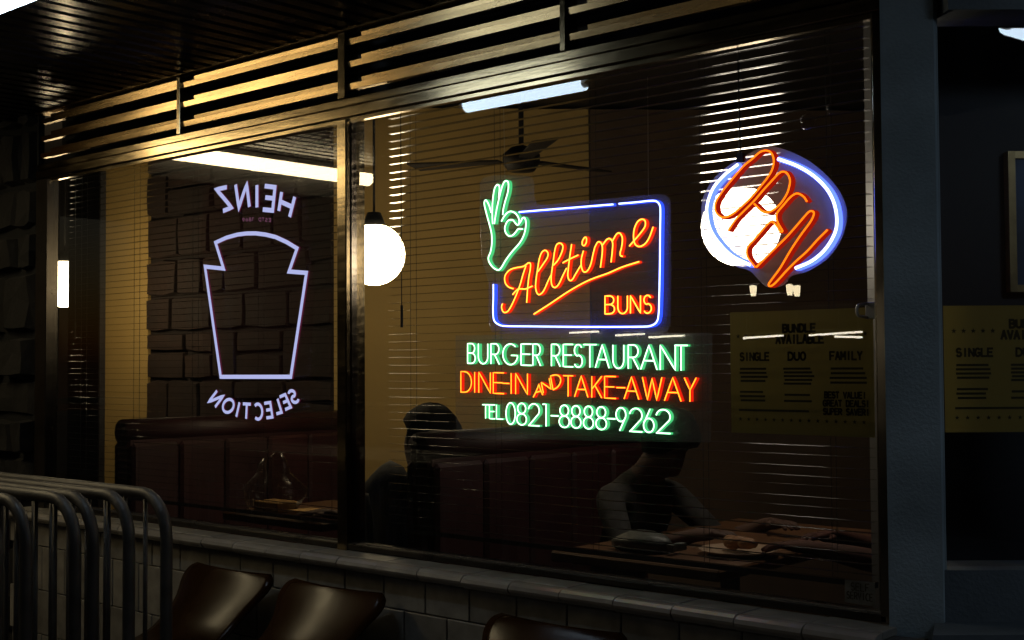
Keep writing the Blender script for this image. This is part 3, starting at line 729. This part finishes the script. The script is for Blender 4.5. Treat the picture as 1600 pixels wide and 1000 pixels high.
# ================================================================== POSTERS, STICKER
def poster(org, ux, nrm, w, h, label):
    """org: lower left corner; ux: unit vector along the poster; nrm points to the viewer"""
    org = Vector(org); ux = Vector(ux).normalized(); nrm = Vector(nrm).normalized(); up = Vector((0,0,1))
    t = thing('bundle_poster', tuple(org + ux*w/2), label, 'poster', 'bundle posters taped to the glass')
    q = [org, org + ux*w, org + ux*w + up*h, org + up*h]
    MB().add(q, [(0,1,2,3)]).build('sheet', M['paper'], t)
    def pt(u, v): return org + ux*(u*w) + up*(v*h) + nrm*.0008
    def ribbon(b, pts, wd):
        P = [pt(*p) for p in pts]
        for p, q_ in zip(P[:-1], P[1:]):
            d = (q_ - p); L_ = d.length
            if L_ < 1e-6: continue
            d /= L_; e = nrm.cross(d)*wd/2; p2, q2 = p - d*wd*.3, q_ + d*wd*.3
            b.add([p2+e, p2-e, q2-e, q2+e], [(0,1,2,3)])
    def word(txt, u0, u1, v0, v1, wd):
        b = MB(); n = len(txt); cw_ = (u1-u0)/n
        for i, c in enumerate(txt):
            if c == ' ': continue
            for st in G[c]: ribbon(b, [(u0 + cw_*(i + .1 + .74*x), v0 + (v1-v0)*y) for x, y in st], wd)
        b.build('lettering', M['ink'], t)
    def stars(us, v, r):
        for u in us:
            c = pt(u, v); vs = [c]
            for k in range(10):
                a = math.pi/2 + k*math.pi/5; rr = r if k % 2 == 0 else r*.42
                vs.append(c + ux*math.cos(a)*rr + up*math.sin(a)*rr)
            MB().add(vs, [(0, 1+k, 1+(k+1) % 10) for k in range(10)]).build('star', M['ink'], t)
    stars([.06 + .057*i for i in range(5)], .80, .0075); stars([.72 + .057*i for i in range(5)], .80, .0075)
    word('BUNDLE', .385, .62, .825, .885, .0062); word('AVAILABLE', .335, .675, .735, .80, .0062)
    word('SINGLE', .07, .29, .60, .66, .0056); word('DUO', .42, .55, .60, .66, .0056); word('FAMILY', .71, .93, .60, .66, .0056)
    word('BEST VALUE!', .67, .95, .30, .345, .0046); word('GREAT DEALS!', .66, .97, .235, .28, .0046); word('SUPER SAVER!', .66, .97, .17, .215, .0046)
    # body copy too small to read: rows of printed rule
    for (u0, u1, v0, v1, nr) in ((.07,.27,.43,.53,4),(.39,.60,.41,.53,5),(.71,.95,.42,.53,4),(.07,.25,.27,.34,3),(.39,.58,.27,.32,2),(.06,.56,.19,.205,1)):
        b = MB()
        for r in range(nr):
            v = v1 - (v1-v0)*r/max(1, nr-1) if nr > 1 else v0; u = u0 + random.uniform(0, .01)
            while u < u1 - .02:
                l = min(random.uniform(.015, .05), u1-u); ribbon(b, [(u, v), (u+l, v)], .0058); u += l + .008
        b.build('small_print', M['ink'], t)
    stars([.07 + .0615*i for i in range(15)], .115, .0065)
    return t
pbl = onY(1143, 678, .0098); 
poster((pbl.x, .0098, 1.308), (1,0,0), (0,-1,0), .432, .338, 'yellow bundle poster taped inside the wide window beside the right jamb')
c0 = cp(.028, .0395, 1.325)
poster(tuple(c0), tuple(ch), tuple(-cn), .432, .32, 'yellow bundle poster taped inside the dark corner window')
st = thing('sticker', tuple(onY(1343, 928, .0095)), 'small worn pale SELF SERVICE sticker low on the window beside the pillar', 'sticker')
A, B_, C_, D_ = [onY(x, y, .0095) for x, y in ((1320,906),(1367,910),(1320,941),(1367,948))]
MB().prism([C_, D_, B_, A], (0, .0008, 0)).build('sheet', M['sticker'], st)
for txt, v0, v1, u0, u1 in (('SELF', .58, .9, .2, .84), ('SERVICE', .2, .5, .06, .95)):
    b = MB()
    for i, c in enumerate(txt):
        for s_ in G[c]:
            P = []
            for x, y in s_:
                u = u0 + (u1-u0)*(i + .1 + .72*x)/len(txt); v = v0 + (v1-v0)*y
                P.append((C_*(1-u) + D_*u)*(1-v) + (A*(1-u) + B_*u)*v - Vector((0,.0006,0)))
            n = len(P)
            L = []; R = []
            for k in range(n):
                d = (P[min(k+1,n-1)] - P[max(k-1,0)]).normalized(); q = Vector((-d.z,0,d.x))*.0016; L.append(P[k]+q); R.append(P[k]-q)
            b.add(L+R, [(k,k+1,n+k+1,n+k) for k in range(n-1)])
    b.build('lettering', M['ink'], st)
# ================================================================== INSIDE: BOOTHS, TABLES, PEOPLE
FZ = .06
def bench(x, label, y0=.14, y1=1.44, top=1.25):
    t = thing('booth_bench', (x, (y0+y1)/2, FZ), label, 'bench', 'booth benches facing across the tables')
    MB().box((x-.05, y0, FZ), (x+.05, y1, top - .06), bev=.012).build('backrest', M['maroon'], t)
    MB().tube([(x, y0 - .004, top - .05), (x, y1 + .004, top - .05)], .062, 12).build('top_roll', M['maroon'], t, True)
    for s in (-1, 1):
        MB().box((x + s*.052, y0, FZ + .36), (x + s*.50, y1, FZ + .46), bev=.03).build('seat', M['maroon'], t)
        MB().box((x + s*.052, y0 + .01, FZ + .05), (x + s*.46, y1 - .01, FZ + .358)).build('seat_base', M['dark'], t)
        n = 5
        for i in range(n):
            a = y0 + (y1-y0)*i/n + .004; c = y0 + (y1-y0)*(i+1)/n - .004
            MB().box((x + s*.05, a, FZ + .48), (x + s*.085, c, top - .10), bev=.014).build('back_cushion', M['maroon'], t)
    return t
bench(-5.30, 'maroon booth bench behind the left pane, under the mirrored sign')
bench(-3.33, 'maroon booth bench behind the wider right pane, with people against it')
bench(-1.36, 'maroon booth bench at the right, beside the grey pillar', .98)
def table(x, y0, y1, label, z=.88, w=.66):
    t = thing('booth_table', (x, (y0+y1)/2, FZ), label, 'table', 'booth tables under the globe lamps')
    MB().box((x-w/2, y0, z-.035), (x+w/2, y1, z), bev=.006).build('tabletop', M['wood'], t)
    MB().tube([(x, (y0+y1)/2, FZ+.03), (x, (y0+y1)/2, z-.036)], .035, 10).build('pedestal', M['blacksteel'], t)
    MB().lathe([(.001,.03),(.2,.03),(.22,.0)], (x, (y0+y1)/2, FZ), 18).build('foot', M['blacksteel'], t)
    return t
table(-2.44, .2, 1.38, 'wooden booth table with food behind the wider right pane')
table(-4.28, .2, 1.38, 'wooden booth table with a clear bag behind the left pane')
TZ = .88

def skin_mesh(joints, edges, sub=2):
    """joints: name -> (pos, radius[, radius2]); one continuous skinned body"""
    me = bpy.data.meshes.new('tmp'); names = list(joints)
    me.from_pydata([joints[n][0] for n in names], [(names.index(a), names.index(b)) for a, b in edges], [])
    o = bpy.data.objects.new('tmp', me); COL.objects.link(o)
    m = o.modifiers.new('s', 'SKIN'); sm = o.modifiers.new('u', 'SUBSURF'); sm.levels = sub; sm.render_levels = sub
    for i, n in enumerate(names):
        j = joints[n]; sv = me.skin_vertices[0].data[i]
        sv.radius = (j[1], j[2] if len(j) > 2 else j[1]); sv.use_root = (i == 0)
    dg = bpy.context.evaluated_depsgraph_get(); dg.update()
    out = bpy.data.meshes.new_from_object(o.evaluated_get(dg))
    bpy.data.objects.remove(o); return out
def person(label, hip, fwd, lean, headtilt, hands, mats, hairstyle='short', name='person'):
    """seated figure. hip: point between the hip joints; fwd: unit facing; hands: two world points"""
    hip = Vector(hip); fwd = Vector(fwd).normalized(); up = Vector((0,0,1)); side = fwd.cross(up).normalized()  # right hand side
    t_dir = (up*math.cos(lean) + fwd*math.sin(lean)).normalized()
    J = {}; E = []
    J['hip'] = (hip, .13, .105)
    J['waist'] = (hip + t_dir*.16, .12, .10); J['chest'] = (hip + t_dir*.34 + fwd*.0, .145, .11)
    J['upper'] = (hip + t_dir*.47, .13, .085)
    n_dir = (up*math.cos(lean+.15) + fwd*math.sin(lean+.15)).normalized()
    J['neck'] = (hip + t_dir*.56, .055, .055)
    hd = (up*math.cos(headtilt) + fwd*math.sin(headtilt)).normalized()
    hf = (fwd*math.cos(headtilt) - up*math.sin(headtilt)).normalized()
    hb = J['neck'][0] + n_dir*.07
    J['jaw'] = (hb + hf*.025, .065, .07); J['face'] = (hb + hd*.09 + hf*.02, .083, .092); J['crown'] = (hb + hd*.16 - hf*.005, .07, .08)
    E += [('hip','waist'),('waist','chest'),('chest','upper'),('upper','neck'),('neck','jaw'),('jaw','face'),('face','crown')]
    # nose, ears
    J['nose'] = (hb + hd*.075 + hf*.115, .012); E.append(('face','nose'))
    for s, nm in ((1,'r'),(-1,'l')):
        sh = hip + t_dir*.475 + side*s*.175; hand = Vector(hands[0] if s == 1 else hands[1])
        J['sh'+nm] = (sh, .062); E.append(('upper','sh'+nm))
        d = hand - sh; L = min(d.length, .54); d.normalize()
        wrist = sh + d*L
        bend = math.sqrt(max(0, .285**2 - (L/2)**2)); dn = (-up*.8 + side*s*.5 - fwd*.2); dn = (dn - d*dn.dot(d)).normalized()
        el = sh + d*(L*.5) + dn*bend
        J['ua'+nm] = (sh.lerp(el, .5), .052); J['el'+nm] = (el, .043); J['fa'+nm] = (el.lerp(wrist, .5), .039); J['wr'+nm] = (wrist, .027, .022)
        E += [('sh'+nm,'ua'+nm),('ua'+nm,'el'+nm),('el'+nm,'fa'+nm),('fa'+nm,'wr'+nm)]
        hdv = (hand - el); hdv.z *= .3; hdv.normalize(); hs = hdv.cross(up).normalized()
        palm = wrist + hdv*.06; J['pa'+nm] = (palm, .036, .016); E.append(('wr'+nm,'pa'+nm))
        for k, (off, ln) in enumerate(((-.027,.058),(-.009,.07),(.010,.066),(.027,.05))):
            k1 = palm + hdv*.035 + hs*off; k2 = k1 + hdv*ln*.55 - up*.006; k3 = k2 + hdv*ln*.4 - up*.018
            for q, pp, rr in (('a', k1, .0095), ('b', k2, .0088), ('c', k3, .0075)): J[f'f{k}{q}{nm}'] = (pp, rr)
            E += [('pa'+nm, f'f{k}a{nm}'), (f'f{k}a{nm}', f'f{k}b{nm}'), (f'f{k}b{nm}', f'f{k}c{nm}')]
        th = -s
        a1 = palm - hdv*.015 + hs*th*.035; a2 = a1 + hdv*.035 + hs*th*.022 - up*.006
        J['t1'+nm] = (a1, .011); J['t2'+nm] = (a2, .009); E += [('pa'+nm,'t1'+nm),('t1'+nm,'t2'+nm)]
        hj = hip + side*s*.095 - up*.02; kn = hj + fwd*.42 + side*s*.04 + up*.02; an = kn + fwd*.03 - up*(kn.z - FZ - .08)
        J['hj'+nm] = (hj, .09); J['kn'+nm] = (kn, .058); J['ca'+nm] = (kn.lerp(an, .35) , .056); J['an'+nm] = (an, .036); J['to'+nm] = (an + fwd*.17 - up*.045, .034)
        E += [('hip','hj'+nm),('hj'+nm,'kn'+nm),('kn'+nm,'ca'+nm),('ca'+nm,'an'+nm),('an'+nm,'to'+nm)]
    me = skin_mesh(J, E)
    me.materials.clear()
    for mm in mats: me.materials.append(mm)                # 0 shirt, 1 skin, 2 trousers
    wr = [(J['el'+n][0].lerp(J['wr'+n][0], .45), (J['wr'+n][0]-J['el'+n][0]).normalized()) for n in 'rl']
    nk = J['neck'][0]
    for p in me.polygons:
        c = p.center; k = 0
        if (c - nk).dot(n_dir) > .0: k = 1
        elif (c - hip).dot(t_dir) < .03 and k == 0 : k = 2
        for w, dd in wr:
            if (c - w).dot(dd) > 0 and (c - w).length < .30 : k = 1
        p.material_index = k; p.use_smooth = True
    t = thing(name, tuple(hip), label, 'person'); o = link('body', me, t)
    c = hb + hd*.125 - hf*.022
    b = MB(); n = 12; vs = []; N = 16
    for i in range(n+1):
        a = math.pi*i/n
        for k in range(N):
            q = 2*math.pi*k/N; w = 1 + .05*math.sin(5*q + 3*a)
            dirv = side*math.cos(q)*math.sin(a) + hf*math.sin(q)*math.sin(a) + hd*math.cos(a)
            f_ = max(0, dirv.dot(hf)); lo = max(0, -dirv.dot(hd))
            rad = .112*w*(1 - .30*f_*(1 if dirv.dot(hd) < .45 else 0)) * (1 + (.25 if hairstyle == 'full' else .04)*lo*(1 if f_ < .2 else 0)) * (1.10 if hairstyle == 'full' else 1)
            vs.append(c + dirv*rad)
    fs = [(i*N+k, i*N+(k+1) % N, (i+1)*N+(k+1) % N, (i+1)*N+k) for i in range(n) for k in range(N)]
    b.add(vs, fs).build('hair', M['hair'], t, True)
    return t
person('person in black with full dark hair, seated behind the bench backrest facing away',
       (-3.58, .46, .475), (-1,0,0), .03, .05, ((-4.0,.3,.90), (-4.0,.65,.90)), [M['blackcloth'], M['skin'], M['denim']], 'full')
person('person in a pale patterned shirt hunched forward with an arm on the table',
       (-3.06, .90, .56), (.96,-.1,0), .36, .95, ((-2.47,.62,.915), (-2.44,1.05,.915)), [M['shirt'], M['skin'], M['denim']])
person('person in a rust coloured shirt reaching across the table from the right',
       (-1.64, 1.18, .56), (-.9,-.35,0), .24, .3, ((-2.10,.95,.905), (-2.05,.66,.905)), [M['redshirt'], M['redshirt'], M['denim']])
# slumped black bag on the bench by the glass
def blob(name, c, r, m, label, cat, seed, wob=.12, sq=1.):
    rnd = random.Random(seed); c = Vector(c); bm = bmesh.new(); bmesh.ops.create_icosphere(bm, subdivisions=3, radius=1)
    ph = [(Vector((rnd.uniform(-1,1), rnd.uniform(-1,1), rnd.uniform(-1,1)))*rnd.uniform(2,6), rnd.uniform(0,6)) for _ in range(5)]
    for v in bm.verts:
        k = 1 + wob*sum(math.sin(d.dot(v.co) + p) for d, p in ph)/2.2
        q = v.co*k; q.z = max(q.z, -.72)
        v.co = c + Vector((q.x*r[0], q.y*r[1], q.z*r[2]))
    bm.verts.index_update()
    b = MB().add([v.co.copy() for v in bm.verts], [tuple(v.index for v in f.verts) for f in bm.faces]); bm.free()
    return b, c
t = thing('backpack', (-3.66, .28, .52), 'bulging black backpack slumped on the bench beside the mullion', 'bag')
b, c = blob('x', (-3.66, .25, .80), (.20, .13, .31), None, '', '', 3); b.build('sack', M['blackcloth'], t, True)
MB().tube(smoothed([(-3.60,.12,1.02),(-3.55,.09,.95),(-3.55,.10,.82),(-3.60,.14,.72)]), .014, 6).build('strap', M['blackcloth'], t, True)
# table 2: tray of food and a wrapped pack
t = thing('wipes_pack', (-2.55, .36, TZ), 'soft grey plastic pack lying on the table in front of the hunched person', 'packet')
b, c = blob('x', (-2.52, .39, TZ + .028), (.115, .062, .04), None, '', '', 5, .10); b.build('pouch', M['greypack'], t, True)
MB().box((-2.41, .36, TZ + .012), (-2.385, .44, TZ + .035)).build('crimp', M['greypack'], t)
t = thing('food_plate', (-2.24, .52, TZ), 'plate of fried food near the right edge of the table', 'plate')
MB().lathe([(.001,.004),(.08,.004),(.125,.02),(.13,.02),(.085,.0),(.001,.0)], (-2.24, .52, TZ), 24).build('dish', M['plate'], t, True)
rnd = random.Random(4)
for i in range(9):
    a = rnd.uniform(0, 6.28); q = rnd.uniform(0, .065)
    b, c = blob('x', (-2.24 + math.cos(a)*q, .52 + math.sin(a)*q, TZ + .027 + rnd.uniform(0,.015)), (rnd.uniform(.02,.034), rnd.uniform(.014,.024), .018), None, '', '', 20+i); b.build('food_piece', M['bread'], t, True)
# table 1: clear bag with paper boxes
bx = onZ(410, 800, TZ)
t = thing('carrier_bag', (bx.x, bx.y, TZ), 'clear crumpled plastic bag standing on the left booth table', 'bag')
b, c = blob('x', (bx.x + .02, bx.y + .05, TZ + .10), (.15, .11, .14), None, '', '', 8, .14)
for v in b.v:
    if v.z > TZ + .13: v.x += (bx.x - v.x)*.45; v.y += (bx.y + .05 - v.y)*.45; v.z += .02
b.build('film', M['bag'], t, True)
MB().box((bx.x - .06, bx.y, TZ + .001), (bx.x + .10, bx.y + .11, TZ + .045), bev=.004).build('paper_box', M['brownpaper'], t)
by = onZ(478, 806, TZ)
t = thing('burger_box', (by.x, by.y + .04, TZ), 'flat kraft paper box lying open on the left booth table beside the clear bag', 'box')
MB().box((by.x - .08, by.y - .03, TZ + .001), (by.x + .07, by.y + .09, TZ + .022), bev=.003).build('tray', M['brownpaper'], t)
MB().prism([(by.x + .075, by.y - .03, TZ + .004), (by.x + .20, by.y - .02, TZ + .012), (by.x + .20, by.y + .09, TZ + .012), (by.x + .075, by.y + .09, TZ + .004)], (0,0,.006)).build('flap', M['brownpaper'], t)
# ceiling fan
fc = Vector((-3.78, 1.22, 2.42))
t = thing('ceiling_fan', tuple(fc), 'dark ceiling fan hanging in front of the ochre wall', 'fan')
MB().tube([fc + Vector((0,0,.06)), (fc.x, fc.y, 2.95)], .012, 8).build('downrod', M['fan'], t)
MB().lathe([(.001,-.05),(.06,-.045),(.085,-.01),(.085,.03),(.05,.06),(.015,.07)], tuple(fc), 18).build('motor', M['fan'], t, True)
for k in range(3):
    a = math.radians(82 + 120*k); d = Vector((math.cos(a), math.sin(a), 0)); s = Vector((-d.y, d.x, 0)); u = Vector((0,0,1))
    p = [fc + d*.10 - s*.03, fc + d*.52 - s*.055 - u*.008, fc + d*.54 + s*.055 + u*.008, fc + d*.10 + s*.035]
    MB().prism(p, (0,0,.008)).build('blade', M['fan'], t)
# framed picture and ceiling light in the lobby
def cpx(px, py, v):            # point of the plane v metres behind the corner glass seen at a pixel
    r = ROT @ cv(px, py); o = P0 + cn*v; k = (o - CAM).dot(cn) / r.dot(cn); p = CAM + r*k
    return (p - P0).dot(ch), p.z
PV = .385
u0, z1 = cpx(1575, 236, PV); u1, z0 = cpx(1582, 456, PV); pw = .42; fw = .020
t = thing('framed_picture', tuple(cp(u0 + pw/2, PV, (z0+z1)/2)), 'gilt framed dim blue picture on the lobby wall', 'picture')
def pr(ua, ub, za, zb, va, vb, m, nm): return MB().prism([cp(ua,va,za), cp(ub,va,za), cp(ub,vb,za), cp(ua,vb,za)], (0,0,zb-za)).build(nm, m, t)
pr(u0, u0+fw, z0, z1, PV, .419, M['gold'], 'frame_stile'); pr(u0+pw-fw, u0+pw, z0, z1, PV, .419, M['gold'], 'frame_stile')
pr(u0+fw, u0+pw-fw, z1-fw, z1, PV+.002, .419, M['gold'], 'frame_rail'); pr(u0+fw, u0+pw-fw, z0, z0+fw, PV+.002, .419, M['gold'], 'frame_rail')
pr(u0+fw, u0+pw-fw, z0+fw, z1-fw, PV+.012, .418, M['pic'], 'canvas')
# small pale latch by the jamb, clear suction hook
l = onY(1350, 485, -.02)
t = thing('window_latch', tuple(l), 'small cream latch on the window jamb above the poster', 'latch')
MB().box((l.x - .004, -.006, l.z - .022), (l.x + .028, .0, l.z + .022), bev=.002).build('plate', M['whiteplastic'], t)
MB().tube(smoothed([(l.x+.002,-.006,l.z+.018),(l.x-.012,-.03,l.z+.012),(l.x-.012,-.03,l.z-.012),(l.x+.002,-.006,l.z-.018)]), .004, 6).build('handle', M['whiteplastic'], t, True)
for (px, py, r, lab) in ((1262,190,.022,'clear suction hook high on the glass, the larger lower one'), (1300,170,.016,'clear suction hook high on the glass, the smaller upper one')):
    c = onY(px, py, -.001); t = thing('suction_hook', tuple(c), lab, 'hook', 'clear suction hooks on the glass')
    prof_ = [(r*math.cos(a), r*.45*math.sin(a)) for a in [math.pi/2*i/6 for i in range(7)]]
    vs = []; N = 20
    for rr, dy in prof_:
        for k in range(N): vs.append(Vector((c.x + rr*math.cos(2*math.pi*k/N), -.0015 - dy, c.z + rr*math.sin(2*math.pi*k/N))))
    MB().add(vs, [(i*N+k, i*N+(k+1) % N, (i+1)*N+(k+1) % N, (i+1)*N+k) for i in range(6) for k in range(N)]).build('cup', M['clear'], t, True)

# ================================================================== OUTSIDE: SEATS AND BARRIERS
def seat_shell(cx, label):
    t = thing('moulded_seat', (cx, -.4, 0), label, 'seat', 'amber plastic seats along the tiled wall')
    pf = [(-.72,.455,.43),(-.68,.485,.48),(-.60,.495,.49),(-.50,.50,.475),(-.42,.52,.45),(-.345,.565,.43),(-.285,.625,.46),(-.235,.685,.53),(-.205,.722,.52),(-.190,.738,.46)]
    P = smoothed([Vector(p) for p in pf], 3); nu = 14; vs = []; 
    for p in P:
        y, z, w = p; back = z > .56
        for i in range(nu+1):
            u = i/nu*2 - 1
            cyz = -.026*u*u                                   # dished across
            vs.append(Vector((cx + u*w/2, y + (-cyz*1.1 if back else 0), z + (cyz*.9 if not back else 0))))
    n = nu + 1; fs = [(r*n+i, r*n+i+1, (r+1)*n+i+1, (r+1)*n+i) for r in range(len(P)-1) for i in range(nu)]
    o = MB().add(vs, fs).build('shell', M['chair'], t, True)
    md = o.modifiers.new('thick', 'SOLIDIFY'); md.thickness = .009; md.offset = 0
    MB().box((cx - .16, -.56, .335), (cx + .16, -.40, .47), bev=.004).build('bracket', M['blacksteel'], t)
    return t
xs1 = [-4.03, -3.43, -2.43]
seat_shell(xs1[0], 'amber moulded plastic seat nearest the stacked barriers')
seat_shell(xs1[1], 'amber moulded plastic seat second from the stacked barriers')
seat_shell(xs1[2], 'amber moulded plastic seat on its own below the neon telephone number')
def beam(x0, x1, label):
    t = thing('seat_beam', ((x0+x1)/2, -.43, 0), label, 'bench frame', 'steel beams carrying the seats')
    MB().box((x0, -.46, .285), (x1, -.40, .334), bev=.004).build('rail', M['blacksteel'], t)
    for x in (x0 + .08, x1 - .08):
        MB().box((x-.02, -.45, .03), (x+.02, -.41, .284)).build('leg', M['blacksteel'], t)
        MB().box((x-.025, -.62, .0), (x+.025, -.24, .029), bev=.004).build('foot', M['blacksteel'], t)
beam(-4.25, -3.16, 'black steel beam under the two amber seats by the barriers'); beam(-2.72, -2.16, 'black steel beam under the single amber seat')

BH = 1.1
def barrier():
    t = thing('crowd_barrier', (0,0,0), 'x', 'barrier', 'steel crowd barriers stacked beside the window')
    W_ = 2.1; r = .020; cr = .14; zt = BH - r; zb = .17
    loop = []
    for (cx, cz, a0) in ((-cr, zt-cr, 90), (-cr, zb+cr, 0), (-W_+cr, zb+cr, -90), (-W_+cr, zt-cr, -180)):
        loop += [(cx + cr*math.cos(math.radians(a0-90*i/6)), 0, cz + cr*math.sin(math.radians(a0-90*i/6))) for i in range(7)]
    MB().tube(loop, r, 10, closed=True).build('frame', M['steel'], t, True)
    bar = MB().tube([(0,0,zb+.002), (0,0,zt-.002)], .0085, 6).mesh('upright_bar', M['steel'], True)
    for i in range(1, 17): 
        o = link('upright_bar', bar, t); o.location = (-W_*i/17, 0, 0)
    for x in (-.3, -W_+.3):
        MB().tube(smoothed([(x,-.24,.012),(x,-.16,.06),(x,0,.15),(x,.16,.06),(x,.24,.012)]), .014, 8).build('foot', M['steel'], t, True)
    return t
def dup(t, loc, rot, label):
    c = t.copy(); COL.objects.link(c); c.location = loc; c.rotation_euler = rot; c['label'] = label
    for k in t.children:
        d = k.copy(); COL.objects.link(d); d.parent = c
    return c
b0 = barrier()
spots = [(247,763,'steel crowd barrier closest to the glass at the back of the stack'), (189,765.5,'steel crowd barrier second from the glass in the stack'),
         (133,768,'steel crowd barrier third from the glass in the stack'), (105,770,'steel crowd barrier fourth from the glass in the stack'),
         (29,773,'steel crowd barrier fifth from the glass in the stack'), (-18,777,'steel crowd barrier farthest from the glass at the front of the stack')]
for i, (px, py, lab) in enumerate(spots):
    p = onZ(px, py, BH); pos = (p.x + .05, p.y, 0); rot = (0, 0, random.uniform(-.008, .008))
    if i == 0: b0.location = pos; b0.rotation_euler = rot; b0['label'] = lab
    else: dup(b0, pos, rot, lab)

# ================================================================== ACROSS THE ROAD (seen as reflections in the glass)
st_ = thing('market_stall', (-16, -22.5, 0), 'long open market stall across the road seen only as reflected lights', 'stall')
MB().box((-21, -24.5, 2.75), (-12, -21.5, 2.85), bev=.02).build('roof', M['blacksteel'], st_)
for x in (-20.8, -16.5, -12.2):
    for y in (-24.3, -21.7): MB().box((x-.05, y-.05, 0), (x+.05, y+.05, 2.75)).build('post', M['blacksteel'], st_)
for i, (xa, ya, xb, yb) in enumerate(((890,520,935,518),(958,524,1003,521.5),(1006,527,1062,524),(1150,528,1213,524),(1250,523.5,1335,518),(1287,525.5,1330,526.5))):
    a, c = onY(xa, ya, 22), onY(xb, yb, 22)
    y = -22 - .1*i
    t = thing('stall_tube', ((a.x+c.x)/2, y, (a.z+c.z)/2), 'warm tube light under the stall roof across the road, ' + ('at the far left end', 'second from the left end', 'third from the left end', 'third from the right end', 'longest of the right pair', 'shortest, at the right end')[i], 'lamp', 'tube lights of the market stall')
    MB().tube([(a.x, y, a.z), (c.x, y, c.z)], .022, 8).build('tube', M['farwhite'], t)
    MB().box((a.x, y-.03, max(a.z, c.z) + .05), (c.x, y+.03, max(a.z, c.z) + .08)).tube([(a.x+.1,y,a.z),(a.x+.1,y,2.75)], .006, 4).tube([(c.x-.1,y,c.z),(c.x-.1,y,2.75)], .006, 4).build('housing', M['whiteplastic'], t)
for j, (px, py) in enumerate(((1177,453),(1234,451),(1245,453))):
    p = onY(px, py, 25); c = Vector((p.x, -25, p.z))
    t = thing('street_lantern', (c.x, c.y, 0), ('warm lantern lamp across the road, standing apart on its own', 'warm lantern lamp across the road, left of the close pair', 'warm lantern lamp across the road, right of the close pair')[j], 'street lamp', 'lantern lamps across the road')
    MB().tube([(c.x, c.y, 0), (c.x, c.y, c.z - .16)], [.06, .04], 8).build('post', M['blacksteel'], t)
    MB().lathe([(.06,-.16),(.085,-.02),(.09,.1),(.001,.12)], tuple(c), 10).build('lantern', M['farwarm'], t)
    MB().lathe([(.12,.125),(.05,.2),(.001,.24)], tuple(c), 10).build('cap', M['blacksteel'], t)

bl_ = thing('shophouse', (-22, -34, 0), 'unlit row of shophouses across the road, seen only in the glass', 'building')
MB().box((-60, -42, 0), (30, -34, 11)).build('wall', M['dark'], bl_)
MB().box((-60.3, -42, 11), (30.3, -33.4, 11.4)).build('roof', M['blacksteel'], bl_)
for fl in range(2):
    for i in range(14):
        x = -55 + 6*i; z = 4.6 + 3.3*fl
        wf = MB().box((x, -34.06, z), (x + 1.8, -33.96, z + 1.6), bev=.03).build('window', M['blacksteel'], bl_)
        MB().box((x + .1, -33.958, z + .1), (x + 1.7, -33.95, z + 1.5)).build('pane', M['void'], wf)
